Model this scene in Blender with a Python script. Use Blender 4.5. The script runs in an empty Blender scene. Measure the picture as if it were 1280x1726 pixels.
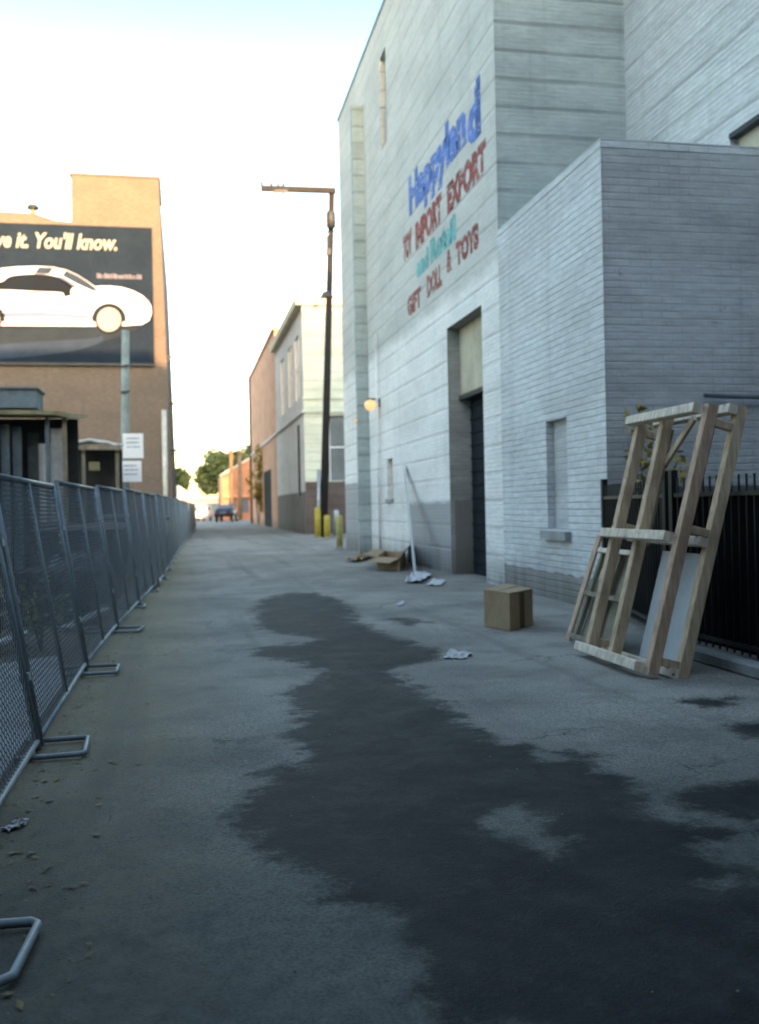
import bpy, bmesh, math, random
from mathutils import Vector, Matrix
import numpy as np

S = bpy.context.scene
C = S.collection
R = math.radians
random.seed(7)

# ------------------------------------------------------------------ camera
F, H, ROLL = 1650.0, 1.5, 0.02           # focal length in photo pixels, eye height, roll
YAW = math.atan(326 / 1650)
CX, CY = 640, 853
cr, sr, ct, st = math.cos(ROLL), math.sin(ROLL), math.cos(YAW), math.sin(YAW)
r0, u0, f0 = Vector((ct, -st, 0)), Vector((0, 0, 1)), Vector((st, ct, 0))
cam = bpy.data.cameras.new('camera')
cam_o = bpy.data.objects.new('camera', cam); C.objects.link(cam_o)
ax, ay, az = cr * r0 - sr * u0, sr * r0 + cr * u0, -f0
cam_o.matrix_world = Matrix(((ax.x, ay.x, az.x, 0), (ax.y, ay.y, az.y, 0), (ax.z, ay.z, az.z, H), (0, 0, 0, 1)))
cam.sensor_fit = 'VERTICAL'; cam.sensor_height = 36.0; cam.sensor_width = 36.0
cam.lens = F * 36 / 1726
cam.shift_y = -10 / 1726
cam.clip_start, cam.clip_end = 0.05, 3000
cam.dof.use_dof = True
cam.dof.focus_distance = 4.5
cam.dof.aperture_fstop = 2.3
S.camera = cam_o

def ray(u, v):
    dx, dy = u - CX, v - CY
    x, y = (dx * cr - dy * sr) / F, (dx * sr + dy * cr) / F
    return Vector((st + x * ct, ct - x * st, -y))
def G(u, v, z=0.0):                       # survey helpers: photo point on the ground / on a wall plane
    d = ray(u, v); t = (z - H) / d.z
    return Vector((d.x * t, d.y * t, z))
def WX(u, v, X):
    d = ray(u, v); t = X / d.x
    return Vector((X, d.y * t, H + d.z * t))
def WY(u, v, Y):
    d = ray(u, v); t = Y / d.y
    return Vector((d.x * t, Y, H + d.z * t))

# ------------------------------------------------------------------ light
SUN_EL = R(7.5)
w = bpy.data.worlds.new('World'); S.world = w; w.use_nodes = True
wn = w.node_tree
bg = wn.nodes['Background']; bg.inputs['Strength'].default_value = 0.15
sky = wn.nodes.new('ShaderNodeTexSky'); sky.sky_type = 'NISHITA'; sky.sun_disc = False
sky.sun_elevation = SUN_EL; sky.sun_rotation = math.pi      # the sun stands behind the camera, over -Y
sky.altitude = 0; sky.air_density = 1.0; sky.dust_density = 1.5; sky.ozone_density = 0.7
# deeper, clearer blue high over the far (eastern) end of the alley
tc = wn.nodes.new('ShaderNodeTexCoord'); sp = wn.nodes.new('ShaderNodeSeparateXYZ'); wn.links.new(tc.outputs['Generated'], sp.inputs[0])
def wr(sock, a, b):
    x = wn.nodes.new('ShaderNodeMapRange'); x.interpolation_type = 'SMOOTHSTEP'; wn.links.new(sock, x.inputs[0])
    x.inputs[1].default_value, x.inputs[2].default_value = a, b
    return x.outputs[0]
mu = wn.nodes.new('ShaderNodeMath'); mu.operation = 'MULTIPLY'
wn.links.new(wr(sp.outputs[2], .16, .58), mu.inputs[0]); wn.links.new(wr(sp.outputs[1], .45, .80), mu.inputs[1])
mx = wn.nodes.new('ShaderNodeMix'); mx.data_type = 'RGBA'; mx.blend_type = 'MULTIPLY'
wn.links.new(mu.outputs[0], mx.inputs[0]); wn.links.new(sky.outputs[0], mx.inputs[6]); mx.inputs[7].default_value = (.25, .395, .45, 1)
wn.links.new(mx.outputs[2], bg.inputs[0])
sl = bpy.data.lights.new('sun', 'SUN'); sl.energy = 2.0; sl.angle = R(0.5); sl.color = (1.0, 0.56, 0.26)
so = bpy.data.objects.new('sun', sl); C.objects.link(so)
so.rotation_euler = (math.pi / 2 - SUN_EL, 0, 0)            # light travels towards +Y and down
S.view_settings.view_transform = 'Standard'; S.view_settings.look = 'None'
S.view_settings.gamma = 1.0; S.view_settings.exposure = 3.2
S.cycles.max_bounces = 6; S.cycles.diffuse_bounces = 4; S.cycles.transparent_max_bounces = 8
S.cycles.use_denoising = True

# ------------------------------------------------------------------ materials
class NT:
    def __init__(s, name):
        s.m = bpy.data.materials.new(name); s.m.use_nodes = True
        s.t = s.m.node_tree; s.b = s.t.nodes['Principled BSDF']
    def n(s, typ, **kw):
        x = s.t.nodes.new(typ)
        for k, v in kw.items(): setattr(x, k, v)
        return x
    def l(s, a, b): s.t.links.new(a, b)
    def val(s, inp, v):
        if hasattr(v, 'is_output') or isinstance(v, bpy.types.NodeSocket): s.l(v, inp)
        else: inp.default_value = v
    def math(s, op, a, b=0.0, c=None, clamp=False):
        x = s.n('ShaderNodeMath', operation=op, use_clamp=clamp)
        s.val(x.inputs[0], a); s.val(x.inputs[1], b)
        if c is not None: s.val(x.inputs[2], c)
        return x.outputs[0]
    def mix(s, f, a, b, mode='MIX'):
        x = s.n('ShaderNodeMix', data_type='RGBA', blend_type=mode)
        s.val(x.inputs[0], f)
        for i, v in ((6, a), (7, b)):
            if isinstance(v, tuple): x.inputs[i].default_value = (*v[:3], 1)
            else: s.l(v, x.inputs[i])
        return x.outputs[2]
    def noise(s, vec, scale, detail=4, rough=.6, out=0):
        x = s.n('ShaderNodeTexNoise'); s.l(vec, x.inputs['Vector'])
        x.inputs['Scale'].default_value = scale; x.inputs['Detail'].default_value = detail
        x.inputs['Roughness'].default_value = rough
        return x.outputs[out]
    def ramp(s, fac, a, b, lo=0.0, hi=1.0):
        x = s.n('ShaderNodeMapRange'); x.interpolation_type = 'SMOOTHSTEP'
        s.l(fac, x.inputs[0])
        for i, v in ((1, a), (2, b), (3, lo), (4, hi)): x.inputs[i].default_value = v
        return x.outputs[0]
    def pos(s): return s.n('ShaderNodeNewGeometry').outputs['Position']
    def obj(s): return s.n('ShaderNodeTexCoord').outputs['Object']
    def scale(s, v, k):
        x = s.n('ShaderNodeMapping'); s.l(v, x.inputs[0]); x.inputs['Scale'].default_value = k
        return x.outputs[0]
    def bump(s, h, strength, dist):
        x = s.n('ShaderNodeBump'); x.inputs['Strength'].default_value = strength
        x.inputs['Distance'].default_value = dist; s.l(h, x.inputs['Height'])
        s.l(x.outputs[0], s.b.inputs['Normal'])
    def fin(s, col=None, rough=.7, metal=0.0, spec=.3):
        if col is not None:
            if isinstance(col, tuple): s.b.inputs['Base Color'].default_value = (*col[:3], 1)
            else: s.l(col, s.b.inputs['Base Color'])
        s.val(s.b.inputs['Roughness'], rough); s.b.inputs['Metallic'].default_value = metal
        s.b.inputs['Specular IOR Level'].default_value = spec
        return s.m

def plain(name, col, rough=.7, metal=0.0, vary=.25, scale=3.0, bump=0.0, stretch=(1, 1, 1), spec=.3):
    """a slightly uneven, weathered single colour"""
    t = NT(name); o = t.scale(t.obj(), stretch)
    n1 = t.noise(o, scale, 5); n2 = t.noise(o, scale * 9, 3)
    k = t.math('ADD', t.math('MULTIPLY', n1, .7), t.math('MULTIPLY', n2, .3))
    c = t.mix(t.ramp(k, .3, .7), tuple(x * (1 - vary) for x in col), tuple(min(1, x * (1 + vary)) for x in col))
    if bump: t.bump(k, .6, bump)
    return t.fin(c, rough, metal, spec)

def flaked(name, col):
    t = NT(name); o = t.pos()
    c = t.mix(t.ramp(t.noise(o, 2.2, 5, .7), .35, .7), tuple(x * .75 for x in col), tuple(min(1, x * 1.3) for x in col))
    fl = t.ramp(t.noise(t.scale(o, (1, 1.2, 5)), 2.4, 8, .8), .53, .62, 0, .8)
    s_ = t.n('ShaderNodeSeparateXYZ'); t.l(o, s_.inputs[0])
    fr = t.math('FRACT', t.math('DIVIDE', s_.outputs[2], .078))
    fl = t.math('MAXIMUM', fl, t.math('MULTIPLY', t.ramp(fr, .0, .2, .55, 0), t.ramp(t.noise(o, 3, 4, .7), .4, .6)))
    return t.fin(t.mix(fl, c, (.50, .52, .50)), .8, 0, .15)
def wall_uv(t):
    """(horizontal run, height) on any upright face, in metres"""
    g = t.n('ShaderNodeNewGeometry')
    p = t.n('ShaderNodeSeparateXYZ'); t.l(g.outputs['Position'], p.inputs[0])
    nn = t.n('ShaderNodeSeparateXYZ'); t.l(g.outputs['True Normal'], nn.inputs[0])
    f = t.math('GREATER_THAN', t.math('ABSOLUTE', nn.outputs[0]), .6)
    u = t.math('ADD', t.math('MULTIPLY', p.outputs[0], t.math('SUBTRACT', 1.0, f)), t.math('MULTIPLY', p.outputs[1], f))
    c = t.n('ShaderNodeCombineXYZ'); t.l(u, c.inputs[0]); t.l(p.outputs[2], c.inputs[1])
    return c.outputs[0], p, f

def brick(name, c1, c2, mortar, bands=0.0, grime=.35, dado=None, bw=.24, bh=.078, bump=.02, rough=.85, dark_spots=.0, gap=.09, upper=None, bedk=.42, rowk=.13):
    t = NT(name)
    uv, p, f = wall_uv(t)
    d = t.n('ShaderNodeVectorMath', operation='MULTIPLY_ADD')
    t.l(t.noise(uv, 1.7, 2, out=1), d.inputs[0]); d.inputs[1].default_value = (.02, .022, 0); t.l(uv, d.inputs[2])
    b = t.n('ShaderNodeTexBrick'); t.l(d.outputs[0], b.inputs['Vector'])
    for k, v in (('Scale', 1.0), ('Mortar Size', bh * gap), ('Mortar Smooth', .5), ('Bias', .0), ('Brick Width', bw), ('Row Height', bh)):
        b.inputs[k].default_value = v
    b.inputs['Color1'].default_value = (*c1, 1); b.inputs['Color2'].default_value = (*c2, 1); b.inputs['Mortar'].default_value = (*mortar, 1)
    sv = t.n('ShaderNodeSeparateXYZ'); t.l(d.outputs[0], sv.inputs[0])
    fy = t.math('FRACT', t.math('DIVIDE', sv.outputs[1], bh))
    bed = t.math('SUBTRACT', 1.0, t.math('MULTIPLY', t.ramp(fy, .0, .16), t.math('SUBTRACT', 1.0, t.ramp(fy, .84, 1.0))))
    bed = t.math('MULTIPLY', bed, t.ramp(t.noise(t.scale(uv, (.8, 6, 1)), 1.0, 4, .7), .35, .62, .15, 1))
    joint = t.math('MULTIPLY', b.outputs['Fac'], t.ramp(t.noise(uv, 1.1, 4, .7), .4, .65, .12, .6))
    joint = t.math('MAXIMUM', joint, t.math('MULTIPLY', bed, bedk))
    col = t.mix(joint, t.mix(t.ramp(t.noise(t.scale(uv, (4, 12, 1)), 1.0, 2), .3, .7), c1, c2), mortar)
    big = t.noise(t.scale(uv, (.35, .9, 1)), 1.0, 6, .65)
    streak = t.noise(t.scale(uv, (2.2, .12, 1)), 1.0, 5, .7)
    row = t.noise(t.scale(uv, (.5, 9.0, 1)), 1.0, 3, .7)
    col = t.mix(t.ramp(big, .38, .68, 0, grime), col, tuple(x * .55 for x in mortar), 'MIX')
    col = t.mix(t.ramp(streak, .5, .75, 0, grime * .7), col, tuple(x * .5 for x in mortar))
    col = t.mix(t.ramp(row, .5, .7, 0, rowk), col, tuple(x * .62 for x in mortar))
    h = t.math('ADD', t.math('MULTIPLY', t.math('SUBTRACT', 1.0, joint), 1.0), t.math('MULTIPLY', t.noise(uv, 14, 4), .55))
    h = t.math('ADD', h, t.math('MULTIPLY', row, .35))
    if bands:                                              # every sixth course is a weathered header course
        s = t.n('ShaderNodeSeparateXYZ'); t.l(d.outputs[0], s.inputs[0])
        fr = t.math('FRACT', t.math('DIVIDE', s.outputs[1], bh * 6.5))
        ln = t.math('MULTIPLY', t.ramp(fr, .0, .05), t.math('SUBTRACT', 1.0, t.ramp(fr, .12, .2)))
        ln = t.math('MULTIPLY', ln, t.ramp(t.noise(t.scale(uv, (.5, 2, 1)), 1.0, 4, .7), .3, .6, .25, 1))
        col = t.mix(t.math('MULTIPLY', ln, bands), col, tuple(x * .45 for x in mortar))
        h = t.math('SUBTRACT', h, t.math('MULTIPLY', ln, .9))
    if dado:                                               # grey paint along the foot of the wall: [(run0, run1, height)]
        s2 = t.n('ShaderNodeSeparateXYZ'); t.l(uv, s2.inputs[0])
        jag = t.math('MULTIPLY', t.math('SUBTRACT', t.noise(uv, 3, 3), .5), .15)
        for y0, y1, hh, dc in dado:
            m = t.math('MULTIPLY', t.math('GREATER_THAN', s2.outputs[0], y0), t.math('LESS_THAN', s2.outputs[0], y1))
            m = t.math('MULTIPLY', m, t.math('LESS_THAN', t.math('ADD', s2.outputs[1], jag), hh))
            m = t.math('MULTIPLY', m, t.ramp(big, .3, .6, .98, .9))
            col = t.mix(m, col, dc)
    if upper:                                              # an older coat of paint higher up: (height, colour factor)
        s3 = t.n('ShaderNodeSeparateXYZ'); t.l(uv, s3.inputs[0])
        m = t.ramp(t.math('ADD', s3.outputs[1], t.math('MULTIPLY', t.noise(uv, .8, 3), .5)), upper[0], upper[0] + .35)
        col = t.mix(m, col, t.mix(1.0, col, upper[1], 'MULTIPLY'))
    if dark_spots:
        sp = t.noise(uv, 1.6, 6, .75)
        col = t.mix(t.ramp(sp, .64, .74, 0, dark_spots), col, (.03, .032, .03))
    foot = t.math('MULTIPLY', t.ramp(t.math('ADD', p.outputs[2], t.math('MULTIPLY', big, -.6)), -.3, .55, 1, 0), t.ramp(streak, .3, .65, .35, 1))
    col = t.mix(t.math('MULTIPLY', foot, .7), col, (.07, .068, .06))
    t.bump(h, .7, bump)
    return t.fin(col, rough, 0, .2)

M = {}
WHITE = dict(c1=(.76, .77, .75), c2=(.68, .69, .67), mortar=(.54, .55, .54))
GREYP = (.30, .31, .31)
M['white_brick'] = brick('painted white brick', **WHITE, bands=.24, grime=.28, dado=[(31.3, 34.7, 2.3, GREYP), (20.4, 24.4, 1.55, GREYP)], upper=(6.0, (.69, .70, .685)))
M['door_reveal'] = brick('shade toned reveal brick', (.40, .40, .37), (.34, .34, .31), (.27, .27, .25), grime=.6, dado=[(5.7, 6.4, 1.6, (.2, .19, .17))])  # brick tone darkened to carry the shade on the camera-facing reveal
M['tower_brick'] = brick('shade toned white brick', (.36, .43, .43), (.31, .37, .37), (.26, .31, .31), bands=.5, grime=.45)  # darker blue-green tone includes the shade of the tower's camera-facing side
M['annex_brick'] = brick('white annex brick', (.62, .65, .66), (.52, .55, .56), (.40, .42, .42), bh=.1, bw=.3, bump=.03, grime=.3, gap=.13, bedk=.8, dado=[(12, 17, .42, (.27, .265, .25))])
M['annex_front'] = brick('worn annex front brick', (.50, .52, .53), (.43, .45, .46), (.33, .345, .35), bh=.1, bw=.3, bump=.022, grime=.5, bedk=.4, dark_spots=.55)
M['recess_brick'] = brick('white upper brick', (.58, .61, .61), (.48, .51, .51), (.38, .40, .40), bh=.085, bw=.28, bump=.03, grime=.3, bands=.3, gap=.13, bedk=.8)
M['tan_brick'] = brick('tan brick', (.135, .112, .094), (.105, .085, .073), (.12, .108, .094), grime=.3, bump=.012)
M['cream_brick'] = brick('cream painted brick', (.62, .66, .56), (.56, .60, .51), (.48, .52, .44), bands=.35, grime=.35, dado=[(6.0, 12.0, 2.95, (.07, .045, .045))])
M['white_side'] = brick('white painted side', (.76, .76, .77), (.70, .70, .71), (.62, .62, .62), grime=.3, dado=[(40, 75, 2.4, (.13, .115, .11))])
M['salmon_brick'] = brick('salmon painted brick', (.66, .36, .24), (.60, .31, .20), (.5, .28, .19), grime=.35)
M['orange_wall'] = plain('orange stucco', (.38, .18, .11), .85, 0, .3, .3)
M['far_wall'] = plain('pale stucco', (.5, .48, .44), .9, 0, .15, .5)
M['roof'] = plain('tar roof', (.09, .09, .09), .9, 0, .3, 1)
M['pale_roof'] = plain('pale sheet roof', (.5, .5, .48), .6, 0, .2, 1)
M['ledge_yellow'] = plain('cream parapet', (.62, .56, .40), .8, 0, .25, 2)
M['mural_dark'] = plain('dark billboard print', (.011, .019, .032), .85, 0, .2, .6, spec=.05)
M['mural_mid'] = plain('mid grey print', (.016, .024, .034), .7, 0, .2, .8, spec=.05)
M['mural_blue'] = plain('blue grey print', (.022, .036, .06), .7, 0, .2, .8, spec=.05)
M['mural_white'] = plain('white print', (.5, .5, .54), .6, 0, .03, .7)
M['mural_shade'] = plain('pale grey print', (.085, .11, .19), .6, 0, .1, .7)
M['mural_glass'] = plain('dark glass print', (.005, .009, .016), .6, 0, .2, .7, spec=.05)
M['mural_cream'] = plain('cream print', (.21, .21, .19), .6, 0, .08, .7)
M['mural_pink'] = plain('faded caption print', (.09, .09, .12), .6, 0, .2, .7)
M['paint_blue'] = flaked('blue wall paint', (.07, .145, .42))
M['paint_red'] = flaked('red wall paint', (.22, .052, .045))
M['paint_teal'] = flaked('teal wall paint', (.12, .34, .34))
M['paint_brown'] = flaked('faded red wall paint', (.23, .085, .066))
M['galv'] = plain('galvanised steel', (.30, .34, .37), .45, .5, .25, 4)
M['galv_wire'] = plain('galvanised wire', (.10, .112, .118), .55, .2, .2, 4)
M['rail_blue'] = plain('grey blue steel', (.19, .225, .245), .5, .3, .25, 4)
M['black_iron'] = plain('black iron', (.012, .013, .015), .5, .2, .3, 5)
M['black_plastic'] = plain('black plastic', (.010, .011, .013), .5, 0, .3, 3, .003)
M['dark_steel'] = plain('dark painted steel', (.03, .035, .04), .55, .3, .3, 2)
M['door_dark'] = plain('dark steel door', (.020, .025, .030), .85, 0, .3, 1.5, spec=.05)
M['beige'] = plain('beige panel', (.42, .39, .30), .8, 0, .2, 1.5)
M['pole_wood'] = plain('tarred pole wood', (.018, .017, .017), .85, 0, .35, 3, .004, (6, 6, .3))
M['grey_pole'] = plain('green grey pole wood', (.20, .25, .24), .85, 0, .4, 2, .004, (2, 2, 1))
def timber(name, col):
    t = NT(name); o = t.obj()
    g = t.noise(t.scale(o, (9, 9, .9)), 3.0, 6, .7); b = t.noise(o, 2.2, 4, .6); kn = t.noise(o, 9, 2, .5)
    c = t.mix(t.ramp(g, .3, .7), tuple(x * .68 for x in col), tuple(min(1, x * 1.2) for x in col))
    c = t.mix(t.ramp(b, .45, .7, 0, .55), c, tuple(x * .5 * k for x, k in zip(col, (1, .95, .9))))
    c = t.mix(t.ramp(kn, .70, .76, 0, .85), c, (.06, .035, .02))
    t.bump(g, .5, .003)
    return t.fin(c, .8, 0, .2)
M['pine'] = timber('pale pine', (.53, .405, .28))
M['pine_red'] = timber('rough reddish pine', (.50, .35, .25))
M['pine_end'] = timber('fresh white pine', (.66, .58, .47))
M['old_wood'] = plain('grey old wood', (.19, .17, .12), .85, 0, .4, 2, .002, (4, 4, 1))
M['dark_wood'] = plain('dark old wood', (.035, .035, .034), .9, 0, .4, 2, .002)
M['yellow'] = plain('yellow bollard paint', (.33, .275, .04), .6, 0, .25, 5)
M['dull_yellow'] = plain('dull yellow paint', (.30, .27, .10), .7, 0, .3, 5)
M['concrete'] = plain('pale concrete', (.24, .25, .25), .9, 0, .25, 1.5, .004)
M['dry_leaf'] = plain('dry leaves', (.14, .11, .055), .8, 0, .7, 9)
M['recess_black'] = plain('black darkening sheet', (.006, .007, .008), .95, 0, .4, 2, .004, spec=.05)
M['earth'] = plain('trodden brown earth', (.095, .078, .052), .95, 0, .45, .8, .02)
M['sheet_grey'] = plain('pale grey sheet', (.40, .44, .46), .6, 0, .12, 1.2)
M['curtain'] = plain('grey plastic curtain', (.30, .31, .31), .6, 0, .25, 1.2)
M['curtain_dark'] = plain('dark plastic curtain', (.06, .085, .10), .6, 0, .35, 1.2)
M['tarp'] = plain('dark tarpaulin', (.03, .042, .045), .6, 0, .5, 1.6, .02)
M['tin'] = plain('corroded tin', (.20, .18, .10), .6, .2, .4, 2)
M['tin_pale'] = plain('pale tin', (.40, .42, .40), .5, .1, .3, 2)
M['tin_blue'] = plain('blue grey box', (.10, .13, .15), .7, 0, .3, 2)
M['sign_white'] = plain('white sign enamel', (.66, .70, .72), .5, 0, .06, 3)
M['ink'] = plain('sign ink', (.08, .09, .1), .6, 0, .1, 3)
M['card'] = plain('cardboard', (.27, .20, .12), .85, 0, .18, 2.5, .001)
M['card_dark'] = plain('stained cardboard', (.09, .06, .03), .85, 0, .3, 2.5, .001)
M['paper'] = plain('crumpled paper', (.46, .48, .50), .8, 0, .12, 6, .004)
M['bag'] = plain('dirty plastic bag', (.36, .37, .38), .5, 0, .25, 6, .004)
M['leaf'] = plain('dark leaves', (.020, .042, .020), .7, 0, .5, .9)
M['leaf_yellow'] = plain('yellow leaves', (.26, .20, .03), .7, 0, .4, 2)
M['leaf_pale'] = plain('pale weeds', (.20, .22, .05), .7, 0, .4, 3)
M['bark'] = plain('bark', (.08, .06, .045), .9, 0, .3, 3)
M['palm'] = plain('sunlit post wood', (.16, .11, .07), .85, 0, .3, 1)
M['car_paint'] = plain('dark blue car paint', (.02, .025, .05), .25, .2, .1, 2, spec=.5)
M['car_white'] = plain('white van paint', (.55, .57, .6), .3, 0, .08, 2, spec=.5)
M['glass'] = plain('window glass', (.10, .12, .15), .1, 0, .1, 2, spec=.6)
M['dim_glass'] = plain('dusty window glass', (.11, .13, .14), .45, 0, .25, .8, spec=.5)
M['window_pale'] = plain('bluish shutter', (.24, .28, .33), .6, 0, .15, .8)
M['rubber'] = plain('rubber', (.015, .015, .015), .8)
M['chrome'] = plain('wheel alloy', (.4, .4, .4), .35, .7)
M['red_lens'] = plain('red lens', (.12, .015, .02), .3)
t = NT('lit lamp lens'); t.b.inputs['Emission Color'].default_value = (1, .60, .26, 1); t.b.inputs['Emission Strength'].default_value = .13
M['lamp_lit'] = t.fin((.25, .17, .09), .4)
t = NT('small lit lamp'); t.b.inputs['Emission Color'].default_value = (1, .60, .26, 1); t.b.inputs['Emission Strength'].default_value = .09
M['lamp_small'] = t.fin((.25, .17, .09), .4)

# ------------------------------------------------------------------ geometry helpers
class MB:
    def __init__(s): s.b = bmesh.new()
    def quad(s, *pts): s.b.faces.new([s.b.verts.new(p) for p in pts]); return s
    def box(s, x0, x1, y0, y1, z0, z1):
        P = [(x, y, z) for z in (z0, z1) for y in (y0, y1) for x in (x0, x1)]
        v = [s.b.verts.new(p) for p in P]
        for f in ((0, 2, 3, 1), (4, 5, 7, 6), (0, 1, 5, 4), (2, 6, 7, 3), (0, 4, 6, 2), (1, 3, 7, 5)):
            s.b.faces.new([v[i] for i in f])
        return s
    def bar(s, p, q, w, h, up=(0, 0, 1), bev=0.0):
        p, q = Vector(p), Vector(q); d = (q - p).normalized()
        sd = d.cross(Vector(up))
        if sd.length < 1e-4: sd = d.cross(Vector((1, 0, 0)))
        sd.normalize(); uu = sd.cross(d)
        def ring(o):
            if not bev: return [o + a * sd * w / 2 + b * uu * h / 2 for a, b in ((-1, -1), (1, -1), (1, 1), (-1, 1))]
            k = bev; W, HH = w / 2, h / 2
            return [o + x * sd + y * uu for x, y in ((-W + k, -HH), (W - k, -HH), (W, -HH + k), (W, HH - k), (W - k, HH), (-W + k, HH), (-W, HH - k), (-W, -HH + k))]
        a = [s.b.verts.new(v) for v in ring(p)]; b = [s.b.verts.new(v) for v in ring(q)]
        n = len(a)
        for i in range(n): s.b.faces.new((a[i], a[(i + 1) % n], b[(i + 1) % n], b[i]))
        s.b.faces.new(a[::-1]); s.b.faces.new(b)
        return s
    def tube(s, pts, r, n=8, r2=None, closed=False):
        pts = [Vector(p) for p in pts]; rings = []
        N = len(pts)
        for i, p in enumerate(pts):
            if closed: d = pts[(i + 1) % N] - pts[i - 1]
            else: d = pts[min(i + 1, N - 1)] - pts[max(i - 1, 0)]
            d.normalize()
            a = d.cross(Vector((0, 0, 1)) if abs(d.z) < .9 else Vector((1, 0, 0))).normalized(); b = d.cross(a)
            rr = r if r2 is None else r + (r2 - r) * i / max(1, N - 1)
            rings.append([s.b.verts.new(p + rr * (math.cos(k) * a + math.sin(k) * b)) for k in (2 * math.pi * j / n for j in range(n))])
        for i in range(N if closed else N - 1):
            A, B = rings[i], rings[(i + 1) % N]
            for j in range(n): s.b.faces.new((A[j], A[(j + 1) % n], B[(j + 1) % n], B[j]))
        if not closed: s.b.faces.new(rings[0][::-1]); s.b.faces.new(rings[-1])
        return s
    def prism(s, pts, ext):
        a = [s.b.verts.new(p) for p in pts]; b = [s.b.verts.new(Vector(p) + Vector(ext)) for p in pts]
        n = len(a)
        s.b.faces.new(a); s.b.faces.new(b[::-1])
        for i in range(n): s.b.faces.new((a[i], b[i], b[(i + 1) % n], a[(i + 1) % n]))
        return s
    def lathe(s, prof, n=14, o=(0, 0, 0)):
        rings = [[s.b.verts.new((o[0] + r * math.cos(2 * math.pi * j / n), o[1] + r * math.sin(2 * math.pi * j / n), o[2] + z)) for j in range(n)] for r, z in prof]
        for A, B in zip(rings, rings[1:]):
            for j in range(n): s.b.faces.new((A[j], A[(j + 1) % n], B[(j + 1) % n], B[j]))
        s.b.faces.new(rings[0][::-1]); s.b.faces.new(rings[-1])
        return s
    def wall(s, plane, c, u0, u1, z0, z1, holes=(), depth=.3, back=True, flip=1):
        """a wall sheet on X=c or Y=c with recessed openings; flip=+1 recesses towards + axis"""
        us = sorted({u0, u1, *[h[0] for h in holes], *[h[1] for h in holes]})
        zs = sorted({z0, z1, *[h[2] for h in holes], *[h[3] for h in holes]})
        P = (lambda u, z, d=0: (c + d, u, z)) if plane == 'X' else (lambda u, z, d=0: (u, c + d, z))
        for a, b in zip(us, us[1:]):
            for e, f in zip(zs, zs[1:]):
                if any(h[0] <= a and b <= h[1] and h[2] <= e and f <= h[3] for h in holes): continue
                s.quad(P(a, e), P(b, e), P(b, f), P(a, f))
        for h in holes:
            d = (h[4] if len(h) > 4 else depth) * flip
            a, b, e, f = h[:4]
            s.quad(P(a, e), P(a, f), P(a, f, d), P(a, e, d)); s.quad(P(b, e), P(b, f), P(b, f, d), P(b, e, d))
            s.quad(P(a, f), P(b, f), P(b, f, d), P(a, f, d)); s.quad(P(a, e), P(b, e), P(b, e, d), P(a, e, d))
        return s
    def build(s, name, mat, parent=None, smooth=False, norm=True):
        if norm: bmesh.ops.recalc_face_normals(s.b, faces=s.b.faces)
        me = bpy.data.meshes.new(name); s.b.to_mesh(me); s.b.free()
        if smooth: me.polygons.foreach_set('use_smooth', [True] * len(me.polygons))
        if mat is not None: me.materials.append(M[mat] if isinstance(mat, str) else mat)
        o = bpy.data.objects.new(name, me); C.objects.link(o)
        if parent is not None:
            o.parent = parent
            o.matrix_parent_inverse = Matrix.Identity(4)
            if parent.get('_abs'):                       # parts written in world metres
                me.transform(parent['_m'] if False else Matrix.Translation(-Vector(parent['_base'])))
        return o

def tag(o, label, cat, group=None, kind=None):
    o['label'] = label; o['category'] = cat
    if group: o['group'] = group
    if kind: o['kind'] = kind
    return o
BASE = {}
def thing(name, label, cat, loc=(0, 0, 0), rz=0.0, group=None, world=False):
    """an Empty at the thing's base; world=True: its parts are written in world metres"""
    o = bpy.data.objects.new(name, None); C.objects.link(o)
    o.location = loc; o.rotation_euler = (0, 0, rz); o.empty_display_size = .2
    tag(o, label, cat, group)
    return o
def part(mb, name, mat, parent, smooth=False, world=True, norm=True):
    o = mb.build(name, mat, None, smooth, norm)
    o.parent = parent
    if world:
        top = parent; off = Vector((0, 0, 0))
        while top is not None: off += top.location; top = top.parent
        o.data.transform(Matrix.Translation(-off))
    return o
def structure(mb, name, mat):
    o = mb.build(name, mat); o['kind'] = 'structure'; return o
def copy_tree(o, parent=None):
    c = o.copy(); C.objects.link(c); c.parent = parent
    for ch in [x for x in list(bpy.data.objects) if x.parent == o]: copy_tree(ch, c)
    return c
def text_mesh(name, body, mat, parent, loc, ex, ey, width, height, shear=0.0, bold=0.0, extrude=.002):
    cu = bpy.data.curves.new(name, 'FONT'); cu.body = body; cu.shear = shear; cu.offset = bold; cu.extrude = .01; cu.size = 1.0
    cu.resolution_u = 3
    tmp = bpy.data.objects.new('tmp_text', cu); C.objects.link(tmp)
    me = bpy.data.meshes.new_from_object(tmp.evaluated_get(bpy.context.evaluated_depsgraph_get()))
    C.objects.unlink(tmp); bpy.data.objects.remove(tmp); bpy.data.curves.remove(cu)
    xs = [v.co.x for v in me.vertices]; ys = [v.co.y for v in me.vertices]
    x0, x1, y0, y1 = min(xs), max(xs), min(ys), max(ys)
    ex, ey = Vector(ex), Vector(ey); ez = ex.cross(ey)
    off = Vector((0, 0, 0)); top = parent
    while top is not None: off += top.location; top = top.parent
    for v in me.vertices:
        a, b = (v.co.x - x0) / (x1 - x0), (v.co.y - y0) / (y1 - y0)
        v.co = Vector(loc) + ex * a * width + ey * b * height + ez * (v.co.z / .01) * extrude - off
    me.name = name; me.materials.clear(); me.materials.append(M[mat])
    o = bpy.data.objects.new(name, me); C.objects.link(o); o.parent = parent
    return o

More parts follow.
